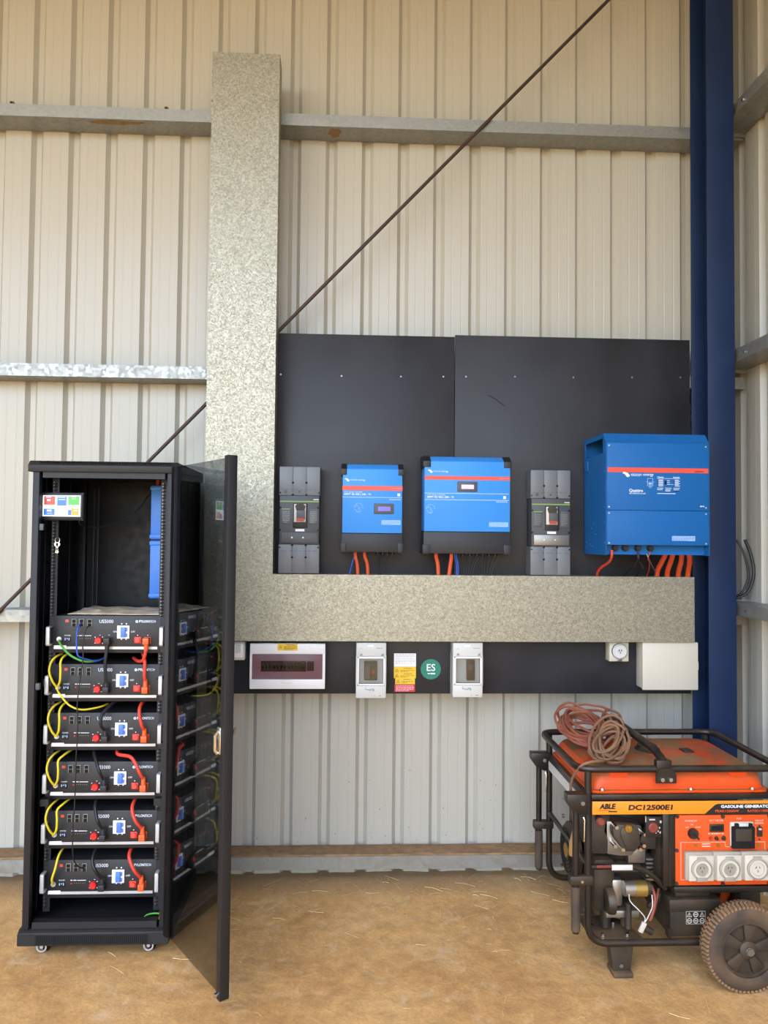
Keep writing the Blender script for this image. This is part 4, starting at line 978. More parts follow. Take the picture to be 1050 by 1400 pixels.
cable('network_cable', [UP(0, .335, .25, .004), UP(0, .32, .35, .03), UP(0, .30, .7, .04), UP(0, .31, 1.1, .045), UP(1, .29, .3, .045), UP(1, .27, 1.0, .05), UP(2, .28, .4, .05), UP(2, .27, 1.1, .05), UP(3, .27, .4, .05), UP(3, .265, 1.1, .05), UP(4, .255, .3, .05), UP(4, .26, 1.1, .045), UP(5, .30, .1, .03), UP(5, .33, .2, .004)], .0026, 'blackcable', 'thin black network cable hanging down across all the battery modules')

# packet of papers on the top module
rows = []
for j in range(15):
    rw = []
    for i in range(28):
        x = -1.225 + i*.0155; y = -.665 + j*.022
        edge = min(i, 27-i, j, 14-j)
        h = .003 + max(0, .012*noise.noise((x*14, y*18, 2)) + .009)*(1 if edge > 1 else .3*edge)
        rw.append((x + .012*noise.noise((y*9, 0, x*3)), y + .014*noise.noise((x*8, 3, 0)), UZ[0]+UH+h))
    rows.append(rw)
pk = G().grid(rows); pk.sm = True
po = pk.build('paper_packet', 'paper', off=(-1.02, -.5, UZ[0]+UH)); tag(po, 'crumpled brown paper and plastic packet lying on the topmost battery module', 'packet')
sm = po.modifiers.new('thickness', 'SOLIDIFY'); sm.thickness = .0025; sm.offset = 1

# touch screen
TX0, TX1, TZ0, TZ1, TY = -1.319, -1.141, 1.835, 1.953, -.735
ts = thing('touch_screen', ((TX0+TX1)/2, TY+.02, TZ0), 'small lit touch screen with coloured tiles hung on the rack rail', 'display')
G().box(TX0, TX1, TY, TY+.018, TZ0, TZ1, .006).build('housing', 'rackdark', ts)
G().box(TX0-.0012, TX1+.0012, TY+.004, TY+.010, TZ0-.0012, TZ1+.0012, .005).build('rim', 'steel', ts)
G().box(-1.285, -1.268, TY+.018, -.676, 1.88, 1.90).build('bracket', 'rackgrey', ts)
def TQ(px, py): return (TX0+(px-345)/(890-345)*(TX1-TX0), TZ1-(py-605)/(960-605)*(TZ1-TZ0))
def tb(a, b, c, d, yo, nm, m, par):
    p, q = TQ(a, b), TQ(c, d); return G().box(p[0], q[0], TY-yo, TY-yo+.0012, q[1], p[1]).build(nm, m, par)
sc_ = tb(370, 640, 858, 912, .0008, 'screen', 'screen_bg', ts)
tb(386, 650, 530, 763, .0014, 'red_tile', 't_red', sc_); tb(555, 648, 677, 775, .0014, 'blue_tile', 't_blue', sc_); tb(698, 650, 842, 763, .0014, 'green_tile', 't_green', sc_)
tb(384, 812, 527, 896, .0014, 'blue_tile', 't_blue', sc_); tb(698, 825, 742, 896, .0014, 'blue_tile', 't_blue', sc_); tb(742, 797, 838, 896, .0014, 'orange_tile', 't_orange', sc_)
g = G()
for a, b, c, d in ((612, 775, 616, 852), (527, 850, 700, 854)): p, q = TQ(a, b), TQ(c, d); g.box(p[0], q[0], TY-.0014, TY, q[1], p[1])
g.build('flow_line', 'steel', sc_)
g = G()
for a, b, c, d in ((565, 660, 665, 668), (570, 690, 660, 698), (740, 655, 800, 663), (745, 680, 800, 688), (425, 825, 485, 850), (430, 870, 490, 876), (410, 660, 480, 670), (425, 690, 470, 715), (765, 805, 825, 812), (775, 826, 815, 840)): p, q = TQ(a, b), TQ(c, d); g.box(p[0], q[0], TY-.0019, TY, q[1], p[1])
g.build('tile_print', 'printwhite', sc_)
cable('screen_cable', [(-1.16, -.72, 1.836), (-1.162,-0.700,1.818), (-1.150,-0.640,1.809), (-1.105,-0.580,1.810), (-1.041,-0.520,1.836), (-0.973,-0.470,1.899), (-0.933,-0.420,1.971), (-.86, -.40, 2.0)], .0032, 'blackcable', 'thin black cable swooping from the touch screen to the blue boxes')

# keys on the rail
ky = thing('key_bunch', (-1.262, -.69, 1.76), 'small bunch of silver keys hanging on the left rack rail', 'keys')
G().tube([(-1.262+.010*math.cos(t*PI/6), -.692, 1.748+.012*math.sin(t*PI/6)) for t in range(12)], .0013, 5, closed=True).build('key_ring', 'chrome', ky)
for dx, a in ((-.004, -.15), (.006, .2)):
    M_ = Matrix.Translation((-1.262+dx, -.695, 1.738)) @ Matrix.Rotation(a, 4, 'Y')
    k0 = G().cyl((0, -.001, -.008), (0, .001, -.008), .009, 14).box(-.003, .003, -.001, .001, -.046, -.014).box(.003, .0055, -.001, .001, -.044, -.038).box(.003, .005, -.001, .001, -.034, -.030)
    k0.xf(M_).build('key', 'chrome', ky)

# blue busbar boxes
def busbox(z0, z1, label, caps):
    r = thing('busbar_box', (-.84, -.40, z0), label, 'busbar box', 'blue busbar boxes inside the rack')
    b = G().box(-.911, -.772, -.50, -.31, z0, z1, .004).build('body', 'box_blue', r)
    G().box(-.914, -.770, -.504, -.306, z1-.022, z1-.004, .003).build('upper_rim', 'box_blue', r)
    G().box(-.914, -.770, -.504, -.306, z0+.004, z0+.022, .003).build('lower_rim', 'box_blue', r)
    for x in caps: G().cyl((x, -.43, z1), (x, -.43, z1+.03), .011, 12).build('red_terminal', 'redwire', r)
    for y in (-.46, -.35): G().box(-.772, -.750, y-.01, y+.01, z0+.1, z0+.13).build('mounting_foot', 'rackdark', r)
busbox(1.755, 2.005, 'upper blue busbar box inside the rack, with red terminals on top', (-.895, -.862))
busbox(1.482, 1.749, 'lower blue busbar box inside the rack', ())

# ================================================================ GENERATOR
GX0, GX1, GYF, GYB = .985, 1.752, -1.0, -.40
gn = thing('generator', (1.37, -.70, 0), 'orange and black open-frame petrol generator on wheels', 'generator')
TR = .0145
# top guard rail
rp = rounded_path([(.945, GYF, .842), (1.79, GYF, .842), (1.79, GYB, .842), (.945, GYB, .842)], .075, 6, True)
rail = G().tube(rp, TR, 12, closed=True).build('top_rail', 'gen_black', gn)
# front and rear U frames
for y in (GYF, GYB):
    u = rounded_path([(GX0, y, .835), (GX0, y, .148), (GX1, y, .148), (GX1, y, .835)], .085, 7)
    G().tube(u, TR, 12).build('frame_loop', 'gen_black', gn)
for x in (GX0, GX1): 
    for z in (.46,): G().cyl((x, GYF, z), (x, GYB, z), .011, 10).build('cross_tube', 'gen_black', gn)
for x in (1.16, 1.60): G().cyl((x, GYF, .148), (x, GYB, .148), .011, 10).build('cross_tube', 'gen_black', gn)
# sill that carries tank: angle front, rear and sides
for y0, y1 in ((GYF-.012, GYF+.03), (GYB-.03, GYB+.012)): G().box(GX0+.012, GX1-.012, y0, y1, .722, .742, .002).build('tank_sill', 'gen_black', gn)
sd = G().box(GX0-.012, GX0+.014, GYF+.015, GYB-.015, .715, .745, .002).build('side_sill', 'gen_black', gn)
G().box(GX0-.014, GX0-.012, GYF+.02, GYB-.04, .676, .716).build('side_plate', 'pvcgrey', gn)
print_lines(G(), -.9, -.5, 0, 0, .01, 1, .01, 4).xf(Matrix.Translation((GX0-.0145, 0, .696)) @ Matrix.Rotation(-PI/2, 4, 'Z') @ Matrix.Translation((1.4, 0, 0))).build('plate_print', 'ink', gn) if False else None
G().box(GX1-.014, GX1+.012, GYF+.015, GYB-.015, .715, .745, .002).build('side_sill', 'gen_black', gn)
# fuel tank: pressed top with sloping sides
def ring(x0, x1, y0, y1, z, r, n=5):
    P = [(x0, y0), (x1, y0), (x1, y1), (x0, y1)]
    return [(p.x, p.y, z) for p in rounded_path([(a, b, z) for a, b in P], r, n, True)]
g = G(); R_ = [ring(.992, 1.748, -.992, -.408, .743, .04), ring(.992, 1.748, -.992, -.408, .752, .04), ring(1.002, 1.738, -.98, -.42, .754, .05), ring(1.010, 1.728, -.972, -.43, .80, .06), ring(1.022, 1.715, -.955, -.445, .822, .07), ring(1.06, 1.68, -.915, -.485, .832, .08), ring(1.3, 1.42, -.75, -.65, .836, .04)]
V = [[g.bm.verts.new(p) for p in r] for r in R_]
for i in range(len(V)-1):
    for k_ in range(len(V[0])): n = len(V[0]); g.bm.faces.new((V[i][k_], V[i][(k_+1) % n], V[i+1][(k_+1) % n], V[i+1][k_]))
g.bm.faces.new(V[-1]); g.bm.faces.new(V[0][::-1]); g.sm = True
tank = g.build('fuel_tank', 'gen_tank', gn)
for x in (1.047, 1.415, 1.672): G().cyl((x, -.988, .753), (x, -.988, .758), .012, 16).cyl((x, -.988, .758), (x, -.988, .764), .007, 6).build('tank_bolt', 'chrome', tank)
for x in (1.12, 1.62): G().prism([(x-.045, .824), (x+.045, .824), (x+.03, .800), (x-.03, .800)], 'y', -.975, -.955).build('pressed_pad', 'gen_tank', tank)
G().lathe((1.355, -.68, .832), (0, 0, 1), [(.055, 0), (.055, .008), (.045, .014), (.042, .024), (0, .024)], 28).build('filler_cap', 'gen_plastic', tank)
G().box(1.50, 1.545, -.74, -.68, .831, .841, .003).build('fuel_gauge', 'gen_plastic', tank)
G().tube([(1.1, -.9, .834), (1.115, -.86, .836)], .001, 4).box(1.15, 1.19, -.84, -.80, .8325, .834).build('worn_sticker', 'pvcgrey', tank)
# lifting bar across the tank, front to back
lb_ = G().tube([(1.300, -1.0, .868), (1.285, -.93, .905), (1.262, -.55, .925), (1.250, -.42, .925)], .017, 10).build('lifting_bar', 'gen_black', gn)
G().box(1.262, 1.325, -1.018, -.985, .830, .880, .004).build('lifting_lug', 'gen_black', lb_)
G().prism([(1.258, .790), (1.342, .790), (1.342, .822), (1.325, .850), (1.275, .850), (1.258, .822)], 'y', -1.022, -1.014).build('clamp_plate', 'gen_black', lb_)
for x in (1.283, 1.317): G().cyl((x, -1.022, .805), (x, -1.029, .805), .008, 12).build('clamp_bolt', 'chrome', lb_)
G().box(1.215, 1.28, -.425, -.375, .83, .905, .006).build('rear_bracket', 'gen_black', lb_)
for y in (-.62,): G().box(1.25, 1.285, y-.012, y+.012, .834, .915).build('bar_support', 'gen_black', lb_)
G().tube([(1.320+.03*math.cos(t*PI/8), -.79+.05*math.sin(t*PI/8), .86) for t in range(16)], .002, 5, closed=True).build('cap_ring', 'gen_black', lb_)

# header band with the lettering
band = G().box(GX0+.014, GX1+.01, GYF-.013, GYF-.009, .664, .716, .001).build('header_band', 'gen_band', gn)
yb_ = GYF-.0135
G().prism([(1.462, .664), (1.765-.003, .664), (1.765-.003, .704), (1.516, .704), (1.505, .700)], 'y', yb_-.0008, yb_+.001).build('dark_corner', 'ink_dark', band)
yt = yb_-.001
text('lettering', 'ABLE', .0275, (1.030, yt, .696), 'ink_dark', band, sx=1.0, bold=.0013, shear=.15)
G().box(1.026, 1.072, yt-.0002, yt+.0006, .6805, .682).box(1.065, 1.10, yt-.0002, yt+.0006, .674, .6785).build('small_print', 'ink', band)
text('lettering', 'DC12500E1', .0275, (1.145, yt, .691), 'ink_dark', band, sx=1.38, bold=.0011, shear=.1)
text('lettering', 'GASOLINE GENERATOR', .0155, (1.528, yt-.0008, .6935), 'printwhite', band, sx=1.27, bold=.0005)
text('lettering', 'PEAK12500W', .0135, (1.504, yt-.0008, .6755), 'orangeplug', band, sx=1.25)
text('lettering', 'RATED11000W', .0135, (1.638, yt-.0008, .6755), 'orangeplug', band, sx=1.14)

# control panel
PX0, PX1, PZ0, PZ1 = 1.342, 1.738, .377, .658
PY = GYF-.010
panel = G().box(PX0, PX1, PY, PY+.02, PZ0, PZ1, .004).build('control_panel', 'gen_panel', gn)
def PQ(px, py): return (PX0+(px-30)/(1045-30)*(PX1-PX0), PZ1-(py-190)/(955-190)*(PZ1-PZ0))
for px, py in ((45, 200), (530, 205), (1025, 205), (40, 570), (1025, 570), (35, 930), (525, 935), (1020, 935)):
    x, z = PQ(px, py); G().cyl((x, PY, z), (x, PY-.006, z), .0075, 10).build('panel_clip', 'gen_plastic', panel)
g = G()
for a, b in (((85, 485), (555, 485)), ((555, 485), (560, 535)), ((560, 535), (690, 540)), ((850, 487), (980, 487)), ((980, 487), (985, 890)), ((985, 890), (85, 892)), ((85, 892), (85, 485))):
    p, q = PQ(*a), PQ(*b); g.tube([(p[0], PY, p[1]), (q[0], PY, q[1])], .0011, 4)
g.build('outline_print', 'socket_white', panel)
x, z = PQ(210, 385)
kn = G().lathe((x, PY, z), (0, -1, 0), [(.021, 0), (.021, .010), (.017, .018), (0, .018)], 20).build('rotary_switch', 'gen_plastic', gn)
p, q = PQ(205, 375), PQ(262, 440); G().tube([(p[0], PY-.019, p[1]), (q[0], PY-.014, q[1])], .004, 6).build('pointer', 'gen_plastic', kn)
def ptx(s, px, py, size, sx=1.): 
    x, z = PQ(px, py); return text('lettering', s, size, (x, PY-.0004, z), 'socket_white', panel, ax='CENTER', sx=sx)
ptx('ENGINE SW', 195, 252, .0095); ptx('ON', 200, 293, .008); ptx('OFF', 150, 322, .008); ptx('START', 270, 322, .008)
ptx('V.F.T METER', 462, 252, .011); ptx('FUSE', 705, 232, .010); ptx('CIRCUIT', 922, 255, .0095); ptx('BREAKER', 922, 283, .0095); ptx('ON', 872, 325, .007); ptx('OFF', 868, 425, .007)
def pbox(a, b, c, d, dp, nm, m, par, bev=.001):
    p, q = PQ(a, b), PQ(c, d); return G().box(p[0], q[0], PY-dp, PY+.002, q[1], p[1], bev).build(nm, m, par)
mt = pbox(390, 288, 540, 370, .005, 'digital_meter', 'gen_plastic', gn); pbox(405, 303, 525, 352, .0056, 'meter_window', 'void', mt, 0)
for px, m in ((402, 'redwire'), (462, 'gen_plastic'), (540, 'gen_plastic')):
    x, z = PQ(px, 442); G().cyl((x, PY, z), (x, PY-.010, z), .0085 if px != 540 else .010, 14, .006).build('terminal', m, gn)
g = G()
for px in (385, 420, 445, 470, 495, 530): x, z = PQ(px, 393); g.box(x-.004, x+.004, PY-.0005, PY, z-.002, z+.002)
for a, b in ((335, 505), (380, 503), (335, 530), (380, 530)): x, z = PQ(a, b); g.box(x-.010, x+.007, PY-.0005, PY, z-.002, z+.002)
g.build('small_print', 'socket_white', panel)
fs = pbox(600, 258, 848, 528, .012, 'breaker_housing', 'socket_white', gn, .006)
pbox(608, 300, 846, 540, .024, 'breaker_window', 'void', fs, .004); pbox(638, 322, 810, 455, .0255, 'window_face', 'gen_engine', fs, .002)
pbox(675, 268, 785, 305, .018, 'window_hinge', 'pvcgrey', fs, .003); pbox(640, 268, 680, 305, .022, 'hinge_knuckle', 'void', fs, .002); pbox(790, 268, 825, 305, .022, 'hinge_knuckle', 'void', fs, .002)
cb = pbox(895, 322, 950, 425, .006, 'rocker_breaker', 'gen_plastic', gn, .002); pbox(908, 332, 938, 352, .0085, 'rocker', 'socket_white', cb, .001)
for px, py in ((240, 518), (478, 518), (912, 518)): x, z = PQ(px, py); G().cyl((x, PY, z), (x, PY-.005, z), .0065, 10).build('panel_screw', 'brass', panel)
for px, py in ((922, 310), (920, 458)): x, z = PQ(px, py); G().cyl((x, PY, z), (x, PY-.003, z), .0035, 8).build('panel_screw', 'gen_plastic', panel)
SW = (PQ(405, 0)[0]-PQ(110, 0)[0])
def socket(i):
    a = 112 + i*294; x0, z1 = PQ(a, 572); x1, z0 = PQ(a+292, 878)
    s = G().box(x0, x1, PY-.020, PY, z0, z1, .004).build('power_socket', 'socket_grey', gn)
    x0b = x0 + (x1-x0)*.10; z1b = z1 - (z1-z0)*.10
    G().box(x0b, x1-.001, PY-.028, PY-.018, z0, z1b, .003).build('face_plate', 'socket_white', s)
    cx, cz = (x0b+x1)/2-.001, z0+(z1-z0)*.43
    G().lathe((cx, PY-.028, cz), (0, -1, 0), [(.043, 0), (.043, .008), (.038, .010), (.037, .003)], 32).build('hinged_ring', 'socket_grey', s)
    G().lathe((cx, PY-.028, cz), (0, -1, 0), [(.036, 0), (.036, .009), (.026, .009), (.025, .003), (0, .003)], 32).build('cover_rim', 'socket_white', s)
    G().lathe((cx, PY-.031, cz), (0, -1, 0), [(.0245, 0), (.0245, .003), (0, .003)], 28).build('socket_insert', 'socket_face' if i < 2 else 'socket_white', s)
    g = G()
    for dx, dz, an in ((-.007, .007, .5), (.007, .007, -.5), (0, -.008, 0)):
        h = G().box(-.001, .001, -.0006, .0006, -.0045, .0045); h.xf(Matrix.Translation((cx+dx, PY-.0345, cz+dz)) @ Matrix.Rotation(an, 4, 'Y'))
        me_ = bpy.data.meshes.new('t'); h.bm.to_mesh(me_); h.bm.free(); g.bm.from_mesh(me_); bpy.data.meshes.remove(me_)
    g.build('pin_slot', 'void', s)
    G().box(cx-.018, cx+.018, PY-.034, PY-.027, z1b-.022, z1b-.004, .003).build('lid_hinge', 'socket_grey', s)
    if i < 2: G().prism([(cx-.024, z0+.002), (cx+.024, z0+.002), (cx+.016, z0+.02), (cx-.016, z0+.02)], 'y', PY-.038, PY-.027, .002).build('lid_catch', 'socket_face', s)
    else: G().box(cx-.018, cx+.012, PY-.034, PY-.027, z0, z0+.012, .002).build('lid_catch', 'redpale', s)
for i in range(3): socket(i)
# black panel cheek left of the control panel, lower rail
G().box(1.292, PX0+.004, GYF-.006, GYF+.02, .372, .664, .003).build('panel_cheek', 'gen_black', gn)
G().box(1.315, 1.322, GYF-.008, GYF-.004, .372, .664).build('cheek_fold', 'gen_black', gn)
G().box(PX0-.05, GX1, GYF+.01, GYF+.13, .37, .66, .004).build('panel_box', 'gen_plastic', gn)
G().box(1.335, GX1+.01, GYF-.012, GYF+.02, .346, .372, .004).build('lower_rail', 'gen_black', gn)

# engine
G().box(1.02, 1.105, -.93, -.60, .468, .642, .018).build('fan_shroud', 'gen_engine', gn)
G().box(1.03, 1.125, -.93, -.55, .235, .452, .020).build('lower_shroud', 'gen_plastic', gn)
rc = G().lathe((1.02, -.70, .40), (-1, 0, 0), [(.12, 0), (.12, .02), (.105, .034), (.04, .036), (0, .036)], 36).build('recoil_starter', 'gen_plastic', gn)
g = G()
for r_ in (.045, .06, .075, .09): g.tube([(.982, -.70+r_*math.cos(t*PI/14), .40+r_*math.sin(t*PI/14)) for t in range(28)], .0022, 4, closed=True)
g.build('grille_ring', 'void', rc)
G().cyl((.984, -.70, .40), (.979, -.70, .40), .03, 20).build('centre_badge', 'brass', rc)
for y, z in ((-.62, .52), (-.82, .30), (-.6, .29)): G().cyl((.995, y, z), (.988, y, z), .009, 8).build('shroud_bolt', 'chrome', rc)
G().box(1.10, 1.30, -.84, -.52, .30, .64, .02).build('crankcase', 'gen_engine', gn)
# cylinder head plate and valve cover
def EQ(px, py): return ((0.953,-0.970,0.720)[0] + px/7.5*.002985, (0.953,-0.970,0.720)[2] - py/7.5*.002985)
hd = G().prism([EQ(315, 285), EQ(345, 280), EQ(440, 290), EQ(700, 330), EQ(720, 420), EQ(660, 560), EQ(600, 640), EQ(480, 640), EQ(340, 620), EQ(345, 480), EQ(300, 390)], 'y', -.93, -.86, .004).build('cylinder_head', 'gen_alu', gn)
vc = G().prism([EQ(360, 330), EQ(400, 275), EQ(600, 275), EQ(650, 360), EQ(650, 480), EQ(600, 560), EQ(480, 555), EQ(365, 400)], 'y', -.975, -.93, .010).build('valve_cover', 'gen_engine', gn)
G().prism([EQ(430, 350), EQ(450, 300), EQ(580, 300), EQ(620, 370), EQ(615, 470), EQ(575, 525), EQ(500, 520), EQ(440, 400)], 'y', -.984, -.975, .004).build('cover_boss', 'gen_engine', vc)
for px, py in ((395, 300), (460, 525), (640, 525), (678, 488), (690, 375), (380, 490)):
    x, z = EQ(px, py); G().cyl((x, -.93, z), (x, -.985, z), .0075, 10).build('head_bolt', 'chrome', vc)
x, z = EQ(510, 305)
oc = G().lathe((x, -.984, z), (0, -1, 0), [(.017, 0), (.017, .006), (.014, .010), (0, .010)], 20).build('oil_cap', 'brass', gn)
G().box(x-.003, x+.003, -1.000, -.992, z-.013, z+.013, .001).build('cap_grip', 'brass', oc)
p, q = EQ(590, 590), EQ(775, 750); G().box(p[0], q[0], -.90, -.80, q[1], p[1], .004).build('heat_shield', 'gen_alu', gn)
p, q = EQ(640, 400), EQ(880, 580); G().box(p[0], q[0], -.93, -.87, q[1], p[1], .008).build('air_duct', 'gen_engine', gn)
for i in range(6):
    p, q = EQ(780, 700+i*42), EQ(880, 720+i*42); G().box(p[0], q[0], -.90, -.82, q[1], p[1]).build('cooling_fin', 'gen_alu', gn)
x, z = EQ(235, 245); G().lathe((x, -.965, z), (0, -1, 0), [(.018, 0), (.018, .014), (.012, .020), (0, .020)], 16).build('fuel_tap', 'dullred', gn)
G().cyl((x, -.96, z), (x, -.80, z), .010, 10).build('fuel_pipe', 'gen_engine', gn)
p, q = EQ(690, 185), EQ(880, 400); ig = G().box(p[0], q[0], -.99, -.97, q[1], p[1], .004).build('switch_plate', 'ink_dark', gn)
x, z = EQ(765, 295); G().lathe((x, -.99, z), (0, -1, 0), [(.021, 0), (.021, .005), (.016, .009), (0, .009)], 20).build('choke_knob', 'dullred', ig)
g = G()
for a, b, c, d in ((685, 180, 692, 240), (725, 208, 785, 222), (835, 225, 865, 250), (825, 290, 838, 308), (790, 345, 800, 355), (832, 335, 845, 355), (812, 320, 822, 340)): p, q = EQ(a, b), EQ(c, d); g.box(p[0], q[0], -.9906, -.989, q[1], p[1])
g.build('plate_print', 'socket_white', ig)
# exhaust tube sweeping down to the right
a0 = EQ(120, 690); a1 = EQ(560, 690); a2 = EQ(700, 735); a3 = EQ(800, 815); a4 = EQ(900, 915)
ex_ = G().tube(rounded_path([(a0[0], -.985, a0[1]), (a1[0], -.985, a1[1]), (a2[0], -.985, a2[1]), (a3[0], -.985, a3[1]), (a4[0], -.985, a4[1])], .025, 4), .0115, 12).build('guard_tube', 'gen_black', gn)
p, q = EQ(330, 662), EQ(545, 715); G().box(p[0], q[0], -.9985, -.993, q[1], p[1], .001).build('white_label', 'pvcgrey', ex_)
p, q = EQ(175, 665), EQ(320, 690); G().box(p[0], q[0], -.998, -.993, q[1], p[1], .001).build('dull_label', 'dullred', ex_)
# starter motor region; FQ maps the lower engine picture
def FQ(px, py): return ((0.959,-0.950,0.417)[0] + px/7.5*.00305, (0.959,-0.950,0.417)[2] - py/7.5*.00305)
p, q = FQ(370, 120), FQ(480, 390); st_ = G().box(p[0], q[0], -.93, -.82, q[1], p[1], .010).build('starter_mount', 'gen_alu', gn)
p, q = FQ(470, 185), FQ(575, 185); G().cyl((p[0], -.95, p[1]), (q[0], -.95, q[1]), .030, 18).build('starter_nose', 'gen_alu', gn)
p, q = FQ(575, 185), FQ(692, 185); G().cyl((p[0], -.95, p[1]), (q[0], -.95, q[1]), .032, 20).build('starter_motor', 'gen_gold', gn)
p, q = FQ(690, 180), FQ(735, 180); G().cyl((p[0], -.95, p[1]), (q[0], -.95, q[1]), .028, 18).build('starter_end_cap', 'gen_plastic', gn)
p = FQ(310, 300); G().lathe((p[0]-.012, -.955, p[1]), (1, 0, 0), [(0, 0), (.045, .0), (.052, .012), (.052, .030), (0, .034)], 24).build('oil_filter', 'gen_plastic', gn)
p, q = FQ(360, 0), FQ(690, 60); G().box(p[0], q[0], -.92, -.8, q[1], p[1], .006).build('crankcase_flange', 'gen_engine', gn)
p, q = FQ(300, 420), FQ(640, 490); G().box(p[0], q[0], -.94, -.80, q[1], p[1], .004).build('mount_bracket', 'gen_alu', gn)
g = G()
for a, b in ((265, 375), (480, 545)):
    p, q = FQ(a, 460), FQ(b, 590); g = G().cyl(((p[0]+q[0])/2, -.90, q[1]-.01), ((p[0]+q[0])/2, -.90, p[1]+.01), (q[0]-p[0])/2, 16); g.build('rubber_mount', 'gen_plastic', gn)
p, q = FQ(480, 330), FQ(545, 500); G().cyl(((p[0]+q[0])/2, -.955, q[1]-.03), ((p[0]+q[0])/2, -.955, p[1]), .013, 12).build('drain_pipe', 'gen_engine', gn)
# base plate with bolts
pl = [(1.0, GYF+.005), (1.215, GYF+.005), (1.185, -.84), (1.10, -.80), (1.0, -.80)]
bpz = G().prism(pl, 'z', .157, .163, .0015).build('engine_plate', 'gen_engine', gn)
for x, y in ((1.055, -.975), (1.155, -.975), (1.03, -.90), (1.13, -.88)): G().cyl((x, y, .163), (x, y, .174), .008, 6).build('plate_bolt', 'chrome', bpz)
# wiring of the starter
def wire(nm, pts, r, m): G().tube([(FQ(*p)[0], yy, FQ(*p)[1]) for p, yy in pts], r, 6, smooth=5).build(nm, m, gn)
wire('starter_cable', [((760, 165), -.94), ((775, 260), -.965), ((745, 390), -.975), ((715, 480), -.97)], .0068, 'cord_red')
wire('starter_cable', [((850, 215), -.93), ((800, 270), -.96), ((765, 380), -.97), ((720, 470), -.975)], .005, 'cord_red')
wire('white_wire', [((500, 200), -.975), ((510, 280), -.98), ((600, 370), -.985), ((655, 440), -.985), ((640, 500), -.985)], .0022, 'pvcgrey')
wire('white_wire', [((740, 230), -.97), ((735, 330), -.98), ((690, 420), -.985), ((650, 490), -.985)], .0022, 'pvcgrey')
p = FQ(628, 530); G().box(-.010, .010, -.006, .006, -.022, .022, .003).xf(Matrix.Translation((p[0], -.985, p[1])) @ Matrix.Rotation(.45, 4, 'Y')).build('white_connector', 'socket_white', gn)
p = FQ(695, 575); G().cyl((p[0]-.015, -.97, p[1]+.010), (p[0]+.018, -.97, p[1]-.010), .014, 12).build('rubber_boot', 'gen_plastic', gn)
a_, b_ = FQ(960, 240), FQ(790, 450); G().prism([(a_[0], a_[1]), (a_[0]+.01, a_[1]-.02), (b_[0]+.012, b_[1]-.005), (b_[0]-.008, b_[1]-.002), (b_[0]-.01, b_[1]+.015)], 'y', -.90, -.88, .003).build('deflector', 'gen_plastic', gn)
# alternator body behind battery
G().lathe((1.33, -.74, .31), (1, 0, 0), [(0, 0), (.12, 0), (.125, .02), (.125, .24), (.11, .27), (0, .27)], 30).build('alternator', 'gen_plastic', gn)
G().lathe((1.60, -.76, .295), (1, 0, 0), [(0, 0), (.105, 0), (.105, .03), (.09, .05), (0, .05)], 28).build('alternator_end', 'gen_orange', gn)
G().box(1.655, 1.75, -.92, -.46, .20, .40, .02).build('tail_housing', 'gen_plastic', gn)
G().box(1.30, 1.745, -.435, -.425, .155, .66).build('dark_backing', 'gen_plastic', gn)  # made-up dark sheet, supplies the darkness behind the open frame
G().box(1.345, 1.72, -.62, -.44, .20, .66, .03).build('muffler', 'gen_plastic', gn)  # muffler as a big dark box, doubling as dark backing for the interior
G().box(1.12, 1.33, -.55, -.43, .22, .66, .03).build('air_filter', 'gen_plastic', gn)
# battery
BX0, BX1, BZ0, BZ1, BY = (1.329,-0.990,0.137)[0], (1.535,-0.990,0.134)[0], .162, .345, -.985
bt = G().box(BX0, BX1, BY, BY+.17, BZ0, BZ1-.04, .005).build('battery', 'gen_plastic', gn)
G().box(BX0-.004, BX1+.004, BY-.004, BY+.174, BZ1-.085, BZ1-.035, .004).build('battery_lid', 'gen_plastic', bt)
G().box(BX0+.03, BX1-.03, BY+.02, BY+.15, BZ1-.035, BZ1-.012, .006).build('battery_ridge', 'gen_plastic', bt)
lx0, lx1 = (1.393,-0.990,0.224)[0], (1.472,-0.990,0.223)[0]; lz0, lz1 = (1.393,-0.990,0.215)[2], (1.393,-0.990,0.265)[2]
bl_ = G().box(lx0, lx1, BY-.0065, BY-.0035, lz0, lz1).build('battery_label', 'ink_dark', bt)
g = G(); dxx = (lx1-lx0)/3; dzz = (lz1-lz0)/2
for i in range(3):
    for j in range(2):
        cx, cz = lx0+dxx*(i+.5), lz0+dzz*(j+.5)
        if j == 1 and i != 1: tri(g, cx, BY-.0068, cz-.001, .0095)
        else:
            g.lathe((cx, BY-.0063, cz), (0, -1, 0), [(.0105, 0), (.0105, .0008), (.0075, .0008), (.0075, 0)], 16); g.box(cx-.005, cx+.005, BY-.0072, BY-.006, cz-.0015, cz+.0015)
for z in (lz0, lz1): g.box(lx0, lx1, BY-.0068, BY-.006, z-.0006, z+.0006)
for x in (lx0, lx1): g.box(x-.0006, x+.0006, BY-.0068, BY-.006, lz0, lz1)
g.build('safety_icons', 'socket_white', bl_)
G().box(BX0-.012, BX0-.002, BY-.01, BY+.02, .162, .20).build('battery_strap', 'gen_black', bt)
# feet
for y in (-.94, -.46):
    f = G().prism([(1.085, .135), (1.185, .135), (1.172, .02), (1.10, .02)], 'y', y-.03, y+.03, .003).build('support_foot', 'gen_engine', gn)
    G().box(1.095, 1.177, y-.05, y+.04, 0, .020, .006).build('foot_pad', 'rubber', f)
    G().cyl((1.13, y-.032, .045), (1.13, y-.040, .045), .008, 8).build('foot_bolt', 'steel', f)
